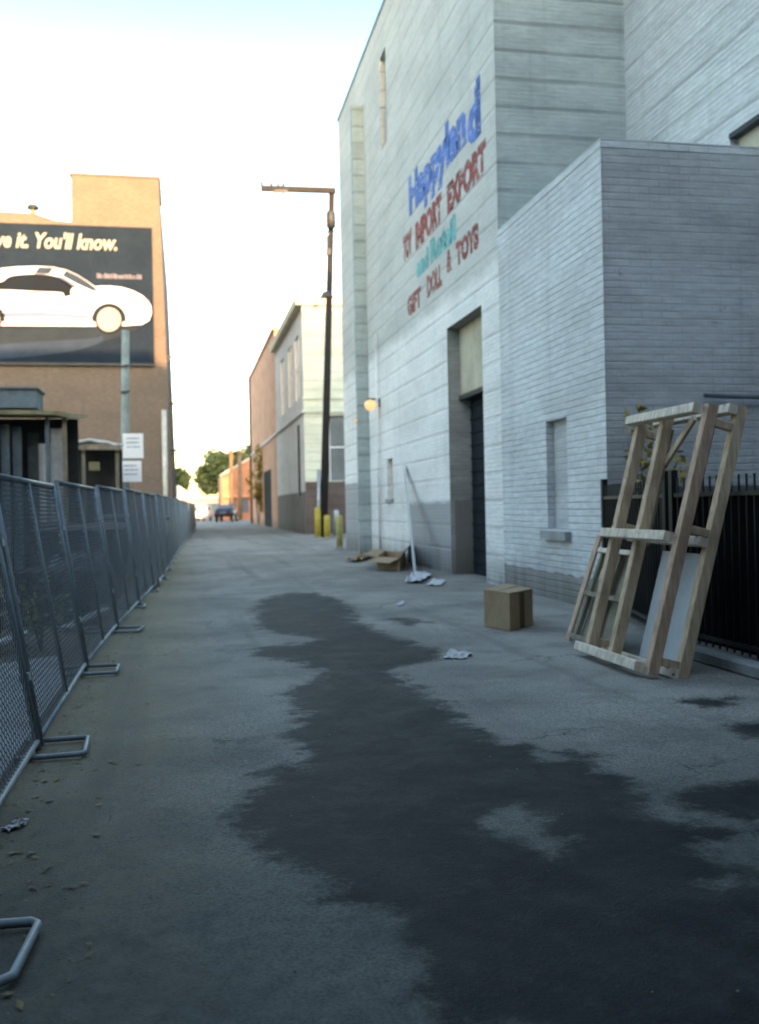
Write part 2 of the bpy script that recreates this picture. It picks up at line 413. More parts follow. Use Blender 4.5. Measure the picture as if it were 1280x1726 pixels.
# ------------------------------------------------------------------ ground
WET = [[(440,1010),(480,1000),(520,998),(575,1008),(600,1030),(598,1045),(640,1065),(700,1085),(738,1098),(742,1112),(690,1118),(660,1128),
        (680,1145),(740,1175),(760,1195),(800,1235),(850,1253),(900,1255),(930,1268),(960,1265),(1000,1275),(1015,1300),(1070,1315),(1085,1345),
        (1080,1365),(1100,1385),(1150,1400),(1200,1440),(1280,1462),(1420,1520),(1500,1750),(780,1740),(740,1690),(705,1640),(690,1560),(650,1530),
        (600,1525),(555,1515),(565,1490),(540,1465),(490,1465),(450,1440),(430,1405),(392,1372),(440,1330),(440,1300),(470,1285),(520,1290),(525,1265),
        (490,1240),(510,1215),(485,1170),(490,1155),(540,1148),(545,1132),(500,1115),(430,1105),(440,1090),(510,1084),(545,1077),(500,1070),(440,1060),(432,1035)],
       [(1130,1345),(1200,1320),(1290,1308),(1400,1320),(1400,1385),(1280,1372),(1220,1370),(1150,1365)],
       [(1140,1392),(1230,1396),(1290,1405),(1230,1416),(1170,1408)],
       [(1135,1180),(1180,1173),(1235,1176),(1230,1186),(1180,1190)],
       [(650,1043),(690,1040),(720,1048),(690,1053)], [(1220,1222),(1290,1215),(1350,1235),(1270,1240)]]
DRY = [[(800,1387),(870,1355),(900,1380),(940,1408),(935,1436),(860,1418)], [(1190,1485),(1225,1478),(1255,1484),(1225,1494)],
       [(945,1400),(985,1398),(995,1410),(960,1416)], [(900,1268),(945,1270),(955,1285),(915,1280)]]
def sdf(P, poly):
    q = np.array([[*G(u, v)[:2]] for u, v in poly]); d = np.full(len(P), 1e9); ins = np.zeros(len(P), bool)
    for a, b in zip(q, np.roll(q, -1, 0)):
        e = b - a; w_ = P - a
        k = np.clip((w_ @ e) / (e @ e), 0, 1)
        d = np.minimum(d, np.linalg.norm(w_ - k[:, None] * e, axis=1))
        c = ((a[1] > P[:, 1]) != (b[1] > P[:, 1])) & (P[:, 0] < (b[0] - a[0]) * (P[:, 1] - a[1]) / (b[1] - a[1] + 1e-12) + a[0])
        ins ^= c
    return np.where(ins, d, -d)
def asphalt(name, wet=True):
    t = NT(name); p = t.pos()
    n0 = t.noise(p, .35, 5, .6); n1 = t.noise(p, 1.3, 6, .65); n2 = t.noise(p, 9, 4, .7); n3 = t.noise(p, 70, 3, .7)
    n1 = t.math('ADD', t.math('MULTIPLY', n1, 1.15), -.075)
    c = t.mix(t.ramp(n0, .38, .62), (.23, .227, .205), (.35, .34, .305))
    c = t.mix(t.ramp(n1, .45, .7, 0, .55), c, (.125, .122, .112))
    c = t.mix(t.ramp(n2, .5, .75, 0, .5), c, (.25, .25, .235))
    vor = t.n('ShaderNodeTexVoronoi'); t.l(p, vor.inputs['Vector']); vor.inputs['Scale'].default_value = 120
    c = t.mix(t.ramp(n3, .38, .68, 0, .75), c, (.075, .075, .072))
    c = t.mix(t.ramp(t.noise(p, 30, 2, .5), .68, .74, 0, .6), c, (.36, .36, .34))
    s = t.n('ShaderNodeSeparateXYZ'); t.l(p, s.inputs[0])
    ve = t.n('ShaderNodeTexVoronoi', feature='DISTANCE_TO_EDGE'); ve.inputs['Scale'].default_value = .55
    dv = t.n('ShaderNodeVectorMath', operation='MULTIPLY_ADD'); t.l(t.noise(p, 2.5, 5, .7, out=1), dv.inputs[0]); dv.inputs[1].default_value = (.9, .9, 0); t.l(p, dv.inputs[2])
    t.l(dv.outputs[0], ve.inputs['Vector'])
    crack = t.math('MULTIPLY', t.ramp(ve.outputs['Distance'], .0, .012, 1, 0), t.ramp(t.noise(p, .6, 4, .6), .5, .62))
    c = t.mix(t.math('MULTIPLY', crack, .8), c, (.04, .04, .038))
    # trodden dirt along the fence
    x = t.math('ADD', s.outputs[0], t.math('MULTIPLY', t.math('SUBTRACT', n1, .5), 1.1))
    dirt = t.math('MULTIPLY', t.ramp(x, -.6, .6, 1, 0), t.ramp(n2, .3, .7, .35, 1))
    c = t.mix(t.math('MULTIPLY', dirt, .9), c, (.215, .185, .115))
    # wheel tracks, faint, along the alley
    trk = t.noise(t.scale(p, (1.6, .06, 1)), 1.0, 4, .6)
    c = t.mix(t.ramp(trk, .5, .72, 0, .45), c, (.10, .102, .10))
    # foreground shade painted into the asphalt colour, fading with distance and noise
    old = t.math('ADD', s.outputs[1], t.math('MULTIPLY', t.math('SUBTRACT', t.noise(p, .9, 7, .7), .5), 4.5))  # distance plus noise, for the painted shade
    old = t.ramp(old, 2.6, 7.6, 1, 0)  # weight of the painted shade, full near the camera
    c = t.mix(t.math('MULTIPLY', old, .78), c, t.mix(t.ramp(n2, .35, .7), (.030, .036, .036), (.062, .070, .068)))  # blend the painted shade into the asphalt colour
    rough = .85
    h = t.math('ADD', t.math('MULTIPLY', n2, .5), t.math('MULTIPLY', n3, .5))
    if wet:
        at = t.n('ShaderNodeAttribute'); at.attribute_name = 'wet'
        k = t.math('ADD', at.outputs['Fac'], t.math('MULTIPLY', t.math('SUBTRACT', t.noise(p, 3.0, 8, .75), .5), 1.1))
        k = t.math('MULTIPLY', t.ramp(k, .37, .60), t.ramp(t.noise(p, 1.9, 8, .78), .36, .60, .84, 1.0))
        wc = t.mix(t.ramp(n1, .4, .65), (.0025, .0042, .006), (.007, .0095, .0125))
        wc = t.mix(t.ramp(n2, .55, .75, 0, .6), wc, (.018, .019, .020))
        wc = t.mix(t.ramp(t.noise(p, 5, 6, .75), .56, .66, 0, .45), wc, (.024, .025, .026))
        c = t.mix(t.math('MULTIPLY', k, .93), c, wc)
        rough = t.math('SUBTRACT', .88, t.math('MULTIPLY', k, .2))
    t.bump(h, 1.0, .02)
    return t.fin(c, rough, 0, .12)
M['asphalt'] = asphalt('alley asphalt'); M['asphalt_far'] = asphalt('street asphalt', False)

structure(MB().quad((-900, -300, -.012), (900, -300, -.012), (900, 1500, -.012), (-900, 1500, -.012)), 'ground', 'asphalt_far')
xs = np.arange(-1.6, 6.001, .04); ys = np.concatenate([np.arange(-2, 2.2, .3), np.arange(2.2, 14, .04), np.arange(14, 24.01, .1)])
XX, YY = np.meshgrid(xs, ys); P = np.stack([XX.ravel(), YY.ravel()], 1)
wet = np.full(len(P), -9.0)
for poly in WET: wet = np.maximum(wet, sdf(P, poly))
for poly in DRY: wet = np.minimum(wet, -sdf(P, poly))
soft = .12 + .012 * P[:, 1]
isl = np.zeros(len(P), bool)
for poly in DRY: isl |= sdf(P, poly) > -.08
wet = np.clip(.5 + wet / (2 * soft) * .5, 0, 1)
wet[isl] = np.maximum(wet[isl], .40)
nx, ny = len(xs), len(ys)
zz = -.004 + .006 * np.sin(P[:, 0] * 2.1 + 1) * np.sin(P[:, 1] * .9)
zz = np.clip(zz, -.009, .003)
idx = np.arange(nx * ny).reshape(ny, nx)
faces = np.stack([idx[:-1, :-1], idx[:-1, 1:], idx[1:, 1:], idx[1:, :-1]], -1).reshape(-1, 4)
me = bpy.data.meshes.new('alley_pavement')
me.from_pydata(np.column_stack([P, zz]).tolist(), [], faces.tolist())
a = me.attributes.new('wet', 'FLOAT', 'POINT'); a.data.foreach_set('value', wet.astype(np.float32))
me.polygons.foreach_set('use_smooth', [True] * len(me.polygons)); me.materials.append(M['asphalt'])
go = bpy.data.objects.new('alley_pavement', me); C.objects.link(go); go['kind'] = 'structure'
# pale concrete of the lot behind the fence
mb = MB(); pts = [(-1.02, 4.2), (-1.05, 8.6), (-1.3, 10.4), (-1.9, 9.9), (-2.4, 8.6), (-3.4, 8.2), (-3.4, 4.2)]
mb.prism([(x, y, .05) for x, y in pts], (0, 0, -.1)); structure(mb, 'lot_pavement', 'concrete')
mb = MB(); rr = random.Random(4); n = 26                       # bare trodden earth of the lot
V = [[mb.b.verts.new((-1.06 - .62 * i - (.35 * j * .02), 3.2 + 1.6 * j, .002 + (0 if i in (0, n - 1) else rr.uniform(0, .03)))) for j in range(16)] for i in range(n)]
for i in range(n - 1):
    for j in range(15): mb.b.faces.new((V[i][j], V[i + 1][j], V[i + 1][j + 1], V[i][j + 1]))
structure(mb, 'lot_ground', 'earth')
# low kerb under the iron railing
structure(MB().bar((4.70, 3.0, .05), (4.70, 9.1, .05), .16, .12, bev=.02), 'kerb', 'concrete')

# ------------------------------------------------------------------ white brick warehouse on the right
XW = 5.6
wh = thing('brick_warehouse', 'tall white painted brick warehouse with colourful faded lettering and a deep loading doorway', 'building', (XW, 12.4, 0))
DOOR = (17.93, 20.45, -.05, 5.3, .62)
mb = MB().wall('X', XW, 16.85, 34.6, -.05, 15.3, [DOOR[:4] + (.0,), (26.35, 27.15, 1.7, 2.82, .25), (26.25, 27.05, 11.5, 14.1, .3)], depth=.25)
part(mb, 'alley_wall', 'white_brick', wh)
mb = MB(); a, b, e, f, d = DOOR
mb.quad((XW, a, e), (XW, a, f), (XW + d, a, f), (XW + d, a, e)); mb.quad((XW, b, e), (XW, b, f), (XW + d, b, f), (XW + d, b, e))
mb.quad((XW, a, f), (XW, b, f), (XW + d, b, f), (XW + d, a, f))
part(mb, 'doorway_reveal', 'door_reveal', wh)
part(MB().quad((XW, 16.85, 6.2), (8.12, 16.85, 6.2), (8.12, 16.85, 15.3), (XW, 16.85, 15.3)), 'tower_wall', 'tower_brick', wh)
mb = MB().wall('X', 8.12, -14, 16.85, -.05, 15.3, [(12.0, 13.38, 5.9, 6.98, .2)])
part(mb, 'upper_wall', 'recess_brick', wh)
uw = part(MB().box(8.24, 8.3, 12.0, 13.38, 5.9, 6.9), 'window', 'beige', wh)
part(MB().box(8.10, 8.24, 12.0, 13.38, 6.9, 6.977), 'frame', 'dark_steel', uw)
mb = MB()                                                    # the rest of the mass: far end, back, roof
mb.quad((XW, 34.6, -.05), (30, 34.6, -.05), (30, 34.6, 15.3), (XW, 34.6, 15.3))
mb.quad((30, -14, -.05), (30, 34.6, -.05), (30, 34.6, 15.3), (30, -14, 15.3))
mb.quad((8.12, -14, -.05), (30, -14, -.05), (30, -14, 15.3), (8.12, -14, 15.3))
part(mb, 'rear_wall', 'white_brick', wh)
part(MB().quad((XW, 16.85, 15.25), (XW, 34.6, 15.25), (30, 34.6, 15.25), (30, -14, 15.25), (8.12, -14, 15.25), (8.12, 16.85, 15.25)), 'roof', 'roof', wh)
part(MB().box(XW - .04, XW + .3, 16.8, 34.64, 15.3, 15.38), 'coping', 'galv', wh)
# annex
part(MB().wall('X', XW - .003, 12.4, 16.85, -.05, 6.3, [(13.8, 14.65, 1.1, 2.78, .22)]), 'annex_side_wall', 'annex_brick', wh)
part(MB().quad((XW - .003, 12.4, -.05), (8.12, 12.4, -.05), (8.12, 12.4, 6.3), (XW - .003, 12.4, 6.3)), 'annex_front_wall', 'annex_front', wh)
part(MB().box(XW - .009, 8.10, 12.392, 16.83, 6.3, 6.42), 'annex_coping', 'annex_brick', wh)
w1 = part(MB().box(XW + .12, XW + .2, 13.8, 14.65, 1.1, 2.78), 'bricked_window', 'annex_front', wh)
mb = MB().box(XW - .1, XW + .1, 13.7, 14.75, .93, 1.06)
part(mb, 'sill', 'concrete', w1)
# high and low slit windows
w2 = part(MB().box(XW + .15, XW + .2, 26.35, 27.15, 1.7, 2.82), 'window', 'beige', wh)
part(MB().box(XW - .06, XW + .1, 26.28, 27.22, 1.6, 1.69), 'sill', 'concrete', w2)
part(MB().box(XW + .22, XW + .28, 26.25, 27.05, 11.5, 14.1), 'window', 'dim_glass', wh)
# pilaster and downpipe
part(MB().box(XW - .36, XW + .01, 29.7, 29.95, -.05, 13.9), 'pilaster', 'tower_brick', wh)
part(MB().tube([(XW - .09, 27.9, 0.02), (XW - .09, 27.9, 6.5)], .035, 8), 'downpipe', 'white_brick', wh, True)
# loading door, dark, with a pale panel over it
dr = part(MB().box(XW + .5, XW + .6, 17.93, 20.45, -.02, 3.75), 'loading_door', 'door_dark', wh)
mb = MB()
for z in np.arange(.25, 3.7, .28): mb.bar((XW + .487, 17.95, z), (XW + .487, 20.43, z), .03, .03)
part(mb, 'slats', 'door_dark', dr)
part(MB().box(XW + .28, XW + .4, 17.93, 20.45, 3.85, 5.3), 'transom_panel', 'beige', wh)
part(MB().box(XW + .24, XW + .62, 17.93, 20.45, 3.75, 3.85), 'door_lintel', 'dark_steel', wh)
# sign painted on the wall (a motion-blurred four line shop sign, worn)
EX, EY = (0, -1, 0), (0, 0, 1)
SX = XW - .004
text_mesh('painted_lettering', 'Happylan', 'paint_blue', wh, (SX, 23.75, 8.42), EX, EY, 5.05, 1.22, bold=.066)
text_mesh('painted_lettering', 'd', 'paint_blue', wh, (SX, 18.62, 8.5), EX, EY, .9, 1.0, bold=.066)
part(MB().box(SX - .002, SX + .003, 17.72, 17.98, 8.5, 9.62), 'painted_stroke', 'paint_blue', wh)
text_mesh('painted_lettering', 'TOY', 'paint_red', wh, (SX, 24.5, 7.72), EX, EY, 1.0, .66, bold=.066)
text_mesh('painted_lettering', 'IMPORT', 'paint_red', wh, (SX, 23.15, 7.68), EX, EY, 2.5, .66, bold=.066)
text_mesh('painted_lettering', 'EXPORT', 'paint_red', wh, (SX, 20.2, 7.68), EX, EY, 2.75, .64, bold=.066)
text_mesh('painted_lettering', 'and', 'paint_teal', wh, (SX, 23.1, 6.98), EX, EY, 1.2, .5, bold=.066)
text_mesh('painted_lettering', 'Retail', 'paint_teal', wh, (SX, 21.75, 7.0), EX, EY, 2.15, .56, bold=.066)
text_mesh('painted_lettering', 'GIFT', 'paint_brown', wh, (SX, 24.15, 6.25), EX, EY, 1.45, .5, bold=.066)
text_mesh('painted_lettering', 'DOLL', 'paint_brown', wh, (SX, 22.1, 6.3), EX, EY, 1.35, .52, bold=.066)
text_mesh('painted_lettering', '&', 'paint_brown', wh, (SX, 20.35, 6.45), EX, EY, .4, .5, bold=.066)
text_mesh('painted_lettering', 'TOYS', 'paint_red', wh, (SX, 19.6, 6.42), EX, EY, 1.6, .5, bold=.066)
# lamps on the wall
def wall_lamp(y, z, s, mat, label):
    t = thing('wall_lamp', label, 'wall lamp', (XW, y, z), group='lit lamps on the white warehouse wall')
    part(MB().box(XW - .08 * s, XW - .004, y - .09 * s, y + .09 * s, z - .12 * s, z + .14 * s), 'housing', 'dark_steel', t)
    mb = MB(); mb.tube([(XW - .06 * s, y, z + .1 * s), (XW - .22 * s, y, z + .16 * s), (XW - .33 * s, y, z + .1 * s)], .022 * s, 6)
    part(mb, 'arm', 'dark_steel', t)
    mb = MB().lathe([(.05, .17), (.13, .13), (.2, .05), (.21, 0), (.17, -.12), (.08, -.19), (.02, -.21)], 14)
    bmesh.ops.scale(mb.b, vec=(s, s, s), verts=mb.b.verts); bmesh.ops.translate(mb.b, vec=(XW - .33 * s, y, z - .05 * s), verts=mb.b.verts)
    part(mb, 'lens', mat, t, True)
    mb = MB().lathe([(.04, .22), (.1, .2), (.16, .165), (.06, .17)], 14)
    bmesh.ops.scale(mb.b, vec=(s, s, s), verts=mb.b.verts); bmesh.ops.translate(mb.b, vec=(XW - .33 * s, y, z - .05 * s), verts=mb.b.verts)
    part(mb, 'cap', 'dark_steel', t, True)
wall_lamp(28.0, 4.5, .85, 'lamp_lit', 'large glowing amber lamp on the white warehouse wall')
wall_lamp(31.2, 4.3, .42, 'lamp_small', 'tiny amber lamp beyond the pilaster on the white wall')
mb = MB().tube([(7.0, 12.3, 2.93), (7.9, 12.28, 2.9)], .03, 8)
tag(mb.build('conduit_pipe', 'tin_blue'), 'pale blue conduit pipe across the worn annex front', 'pipe')

# ------------------------------------------------------------------ cream warehouse and salmon building further on
b2 = thing('cream_warehouse', 'two storey cream and white brick warehouse with dark brown painted base', 'building', (6.62, 55, 0))
part(MB().wall('Y', 55, 6.62, 24, -.05, 12.9, [(7.97, 9.3, 3.0, 6.7, .25)]), 'front_wall', 'cream_brick', b2)
part(MB().wall('X', 6.62, 55, 72, -.05, 12.9, [(57.2, 58.6, 2.2, 6.4, .02), (56.9, 59.0, 7.9, 11.6, .2), (60.6, 62.9, 7.9, 11.6, .2), (65.6, 67.9, 7.9, 11.6, .2)]), 'side_wall', 'white_side', b2)
for y0, y1 in ((56.9, 59.0), (60.6, 62.9), (65.6, 67.9)):
    o = part(MB().box(6.74, 6.80, y0, y1, 7.9, 11.6), 'window', 'window_pale', b2)
    part(MB().bar((6.72, (y0 + y1) / 2, 7.9), (6.72, (y0 + y1) / 2, 11.6), .08, .08).bar((6.72, y0, 9.8), (6.72, y1, 9.8), .08, .08), 'frame', 'sign_white', o)
part(MB().box(6.635, 6.7, 57.2, 58.6, 2.2, 6.4), 'window', 'door_dark', b2)
o = part(MB().box(7.97, 9.3, 55.18, 55.24, 3.0, 6.7), 'window', 'dim_glass', b2)
part(MB().bar((7.97, 55.16, 4.9), (9.3, 55.16, 4.9), .06, .08).bar((8.08, 55.16, 3.0), (8.08, 55.16, 6.7), .1, .06), 'frame', 'sign_white', o)
part(MB().box(6.50, 24, 54.88, 54.995, 6.85, 7.0).box(6.54, 24, 54.92, 54.995, 7.6, 7.72), 'belt_course', 'cream_brick', b2)
part(MB().box(6.50, 6.617, 55.0, 100, 6.85, 7.0), 'belt_course', 'white_side', b2)
part(MB().box(6.25, 24, 54.7, 55.3, 12.9, 13.4).box(6.25, 6.9, 55.3, 72, 12.9, 13.4), 'parapet', 'ledge_yellow', b2)
part(MB().quad((6.62, 55.3, 12.85), (24, 55.3, 12.85), (24, 72, 12.85), (6.62, 72, 12.85)).quad((24, 55, 0), (24, 72, 0), (24, 72, 12.9), (24, 55, 12.9)), 'roof', 'roof', b2)
b3 = thing('salmon_building', 'salmon painted brick building with a dark doorway past the cream warehouse', 'building', (6.62, 72, 0))
part(MB().wall('X', 6.60, 72, 100, -.05, 14.6, [(77, 84.5, -.05, 4.6, .02), (86.5, 88.5, 2.0, 6.0, .02)]), 'side_wall', 'salmon_brick', b3)
part(MB().box(6.615, 6.7, 77, 84.5, -.05, 4.6), 'door', 'door_dark', b3)
part(MB().box(6.615, 6.7, 86.5, 88.5, 2, 6), 'window', 'dim_glass', b3)
part(MB().quad((6.6, 72, 0), (24, 72, 0), (24, 72, 14.6), (6.6, 72, 14.6)), 'near_end_wall', 'salmon_brick', b3)
mb = MB().quad((6.6, 100, 0), (24, 100, 0), (24, 100, 14.6), (6.6, 100, 14.6))
part(mb, 'end_wall', 'salmon_brick', b3)
part(MB().quad((6.6, 72, 14.55), (24, 72, 14.55), (24, 100, 14.55), (6.6, 100, 14.55)), 'roof', 'roof', b3)
part(MB().box(6.48, 6.9, 72, 100.1, 14.6, 14.9), 'parapet', 'salmon_brick', b3)
part(MB().tube([(6.5, 99.7, 0), (6.5, 99.7, 14.9)], .12, 6), 'downpipe', 'dark_steel', b3)

# ------------------------------------------------------------------ tan brick building with the billboard
YB = 50.0
lb = thing('tan_brick_building', 'tan brick building with a square stair tower on its roof, billboard on its face', 'building', (-.8, YB, 0))
mb = MB()
pr = [(-26, -.05), (-.62, -.05), (-.80, 9.0), (-1.02, 18.05), (-5.22, 18.05), (-5.25, 15.75), (-6.0, 15.8), (-7.0, 16.1), (-9.0, 16.15), (-26, 16.2)]
mb.prism([(x, YB, z) for x, z in pr], (0, 26, 0))
part(mb, 'wall', 'tan_brick', lb)
part(MB().box(-5.3, -.95, YB - .06, YB + 4.5, 18.05, 18.15), 'coping', 'tan_brick', lb)
rv = part(MB().tube([(-7.2, YB + 1.2, 15.9), (-7.2, YB + 1.2, 16.65)], .13, 8), 'roof_vent', 'tin', lb)
part(MB().lathe([(.1, 0), (.3, .06), (.26, .22), (.1, .3)], 10, (-7.2, YB + 1.2, 16.6)), 'cowl', 'dark_steel', rv, True)
for z, ln in ((9.2, .38), (6.85, .42), (4.5, .5)):
    x = -.80 + (9.0 - z) / 9.05 * .18
    part(MB().bar((x - .05, YB + .4, z), (x + ln, YB + .4, z + .05), .07, .09).bar((x, YB + .4, z - .25), (x + ln * .6, YB + .4, z), .04, .04).tube([(x + ln * .8, YB + .4, z + .04), (x + ln * .8, YB + .4, z + .2)], .05, 6), 'wall_bracket', 'dark_steel', lb)
part(MB().tube([(-1.0, YB - .1, 0), (-.98, YB - .1, 6.5)], .13, 8), 'downpipe', 'tin_pale', lb, True)
bb = thing('billboard', 'dark car billboard with cream slogan on the tan brick wall', 'billboard', (-5, YB, 8.8))
Z0, Z1 = 8.80, 15.55
part(MB().box(-12.4, -1.40, YB - .14, YB - .01, Z0, Z1), 'panel', 'mural_dark', bb)
part(MB().bar((-12.4, YB - .16, Z0 - .06), (-1.4, YB - .16, Z0 - .06), .1, .12), 'bottom_rail', 'dark_steel', bb)
def flat(name, px, mat, layer, parent=None):
    y = YB - .14 - .006 * layer
    pts = [WY(u, v, y) for u, v in px]
    return part(MB().prism(pts, (0, .005, 0)), name, mat, parent or bb)
def smoothpoly(px, n=4):
    out = []
    N = len(px)
    for i in range(N):
        p0, p1, p2, p3 = (Vector(px[(i + k - 1) % N]) for k in range(4))
        for j in range(n):
            t_ = j / n
            out.append(tuple(.5 * ((2 * p1) + (-p0 + p2) * t_ + (2 * p0 - 5 * p1 + 4 * p2 - p3) * t_ ** 2 + (-p0 + 3 * p1 - 3 * p2 + p3) * t_ ** 3)))
    return out
flat('floor_print', smoothpoly([(-140, 560), (40, 553), (165, 552), (235, 552), (170, 577), (100, 592), (20, 600), (-140, 604)]), 'mural_mid', 1)
flat('glow_print', smoothpoly([(-100, 592), (30, 578), (150, 571), (172, 566), (168, 578), (120, 592), (40, 602), (-60, 606)]), 'mural_blue', 2)
car = flat('car_picture', [(-128, 548), (-132, 520), (-120, 498), (-80, 486), (-40, 468), (-15, 457), (5, 452), (30, 449.5), (62, 448.5), (90, 450), (112, 455), (130, 463), (148, 474), (160, 483),
                           (172, 482), (185, 482), (205, 484), (225, 490), (240, 498), (250, 507), (255, 516), (256, 528), (252, 540), (240, 547), (212, 549), (150, 550), (5, 549)], 'mural_white', 3)
flat('windshield_picture', [(66, 450), (90, 451), (112, 456), (130, 464), (148, 475), (162, 486), (168, 491), (156, 490), (140, 483), (122, 474), (108, 466), (84, 462), (58, 461)], 'mural_blue', 4, car)
flat('roof_picture', [(90, 452.5), (111, 456), (104, 466), (84, 461)], 'mural_white', 5, car)
flat('pillar_picture', [(96, 465), (108, 467), (128, 479), (152, 491), (140, 493), (124, 487)], 'mural_shade', 5, car)
flat('window_picture', smoothpoly([(-60, 489), (-30, 476), (2, 475), (16, 466), (40, 462.5), (72, 462), (98, 467), (116, 477), (126, 486), (119, 492), (121, 497), (108, 500), (104, 493), (60, 491), (0, 488)], 3), 'mural_glass', 5, car)
flat('mirror_picture', smoothpoly([(120, 489), (126, 485), (140, 490), (143, 495), (124, 496)]), 'mural_white', 6, car)
flat('sill_picture', smoothpoly([(4, 530), (14, 526), (70, 525), (120, 529), (152, 532), (150, 537), (80, 534), (14, 535)]), 'mural_shade', 4, car)
flat('headlight_picture', smoothpoly([(236, 500), (247, 505), (250, 512), (240, 509)]), 'mural_shade', 5, car)
flat('door_line_picture', [(118, 500), (119.5, 500), (113, 532), (111.5, 532)], 'mural_shade', 5, car)
flat('handle_picture', [(30, 499), (42, 499.5), (42, 501.5), (30, 501)], 'mural_shade', 5, car)
def disc(cx, cy, r, k=1.0): return [(cx + r * math.cos(a) * k, cy + r * math.sin(a)) for a in np.linspace(0, 2 * math.pi, 28)[:-1]]
for cx in (184, -20):
    flat('arch_picture', [(cx + 29 * math.cos(a), 538 + 27 * math.sin(a)) for a in np.linspace(math.pi * .95, 2.05 * math.pi, 16)], 'mural_mid', 4, car)
    wpic = flat('wheel_picture', disc(cx, 538, 24), 'mural_glass', 6, car)
    flat('rim_picture', disc(cx, 538.5, 20.5), 'mural_cream', 7, car)
    for k in range(5):
        a = 2 * math.pi * k / 5 + .4
        flat('rim_slot_picture', disc(cx + 11 * math.cos(a), 538.5 + 11 * math.sin(a), 2.2), 'mural_shade', 8, car)
p0, p1 = WY(-46, 417, YB), WY(198, 417, YB)
text_mesh('slogan_lettering', "Drive it. You'll know.", 'mural_cream', bb, (p0.x, YB - .16, p0.z), (1, 0, 0), (0, 0, 1), p1.x - p0.x, .82, shear=.25, bold=.03, extrude=.004)
p0 = WY(164, 470, YB); rr = random.Random(3); mb = MB(); x = p0.x
while x < WY(236, 468, YB).x:                                # a caption too small to read
    wd = rr.uniform(.05, .12); mb.box(x, x + wd, YB - .15, YB - .141, p0.z, p0.z + rr.choice((.17, .22, .25))); x += wd + rr.uniform(.02, .06)
part(mb, 'caption_lettering', 'mural_pink', bb)

# ------------------------------------------------------------------ poles
def pole_right():
    bx, by = 6.78, 49.2
    t = thing('utility_pole', 'tall dark wooden utility pole with one long crossarm above the cream warehouse', 'utility pole', (bx, by, 0))
    top = Vector((7.58, by, 17.6))
    part(MB().tube([(bx, by, -.1), top], .21, 10, .15), 'pole', 'pole_wood', t, True)
    part(MB().bar((3.98, by - .16, 17.48), (7.75, by - .16, 17.52), .2, .27), 'crossarm', 'pole_wood', t)
    part(MB().bar((5.05, by - .2, 17.3), (7.38, by - .16, 15.3), .07, .07), 'brace', 'tin_blue', t)
    for x in (4.02, 4.5, 4.85, 5.1):
        part(MB().lathe([(.03, 0), (.07, .04), (.05, .1), (.08, .14), (.04, .22)], 8, (x, by - .16, 17.58 if x > 4.1 else 17.6)), 'insulator', 'black_iron', t, True)
    part(MB().bar((4.6, by - .25, 17.3), (5.3, by - .25, 17.38), .08, .16), 'switch_gear', 'dark_steel', t)
    part(MB().lathe([(.1, 0), (.24, .05), (.24, .75), (.2, .85), (.06, .92)], 12, (7.45, by - .35, 15.55)), 'transformer', 'dark_steel', t, True)
    part(MB().bar((7.3, by, 15.2), (7.95, by, 15.75), .05, .05).bar((7.35, by, 15.9), (8.0, by, 16.0), .05, .05), 'bracket', 'dark_steel', t)
    part(MB().tube([(7.28, by - .2, 14.2), (7.3, by - .2, 15.2)], .08, 6).box(7.2, 7.42, by - .3, by - .12, 14.25, 14.55), 'fuse_box', 'dark_steel', t)
    part(MB().prism([(6.85, by - .2, 12.1), (7.55, by - .2, 12.15), (7.25, by - .2, 12.42), (7.0, by - .2, 12.4)], (0, .4, 0)), 'guard_plate', 'dark_steel', t)
    part(MB().tube([(bx - .24, by - .1, 0), (bx - .17, by - .1, 3.4)], .09, 8), 'conduit', 'galv', t, True)
pole_right()
lp = thing('utility_pole', 'slim grey green wooden pole in the lot, white signs on it', 'utility pole', (-2.0, 33, 0))
part(MB().tube([(-2.0, 33, -.1), (-1.83, 33, 7.4)], .15, 10, .13), 'pole', 'grey_pole', lp, True)
for z in (5.36, 6.2): part(MB().bar((-2.02, 32.84, z), (-1.72, 32.84, z + .05), .04, .06), 'step_bolt', 'dark_steel', lp)
def board_sign(z0, z1, x0, x1, label):
    t = thing('white_sign', label, 'sign', ((x0 + x1) / 2, 32.8, z0), group='white signs on the grey green pole')
    part(MB().box(x0, x1, 32.79, 32.825, z0, z1), 'sign_board', 'sign_white', t)
    rr = random.Random(int(z0 * 10)); mb = MB()
    for k in range(3):
        z = z1 - .18 - k * .14; x = x0 + .12
        while x < x1 - .14:
            wd = rr.uniform(.02, .05); mb.box(x, x + wd, 32.784, 32.788, z, z + .05); x += wd + .03
    part(mb, 'lettering', 'mural_shade', t)
    part(MB().bar(((x0 + x1) / 2 - .3, 32.84, z0 + .1), ((x0 + x1) / 2 + .2, 32.84, z0 + .1), .04, .02), 'strap', 'galv', t)
board_sign(3.22, 4.02, -1.98, -1.33, 'white square sign, upper of the two on the grey green pole')
board_sign(2.45, 3.13, -2.06, -1.40, 'white square sign, lower of the two on the grey green pole')

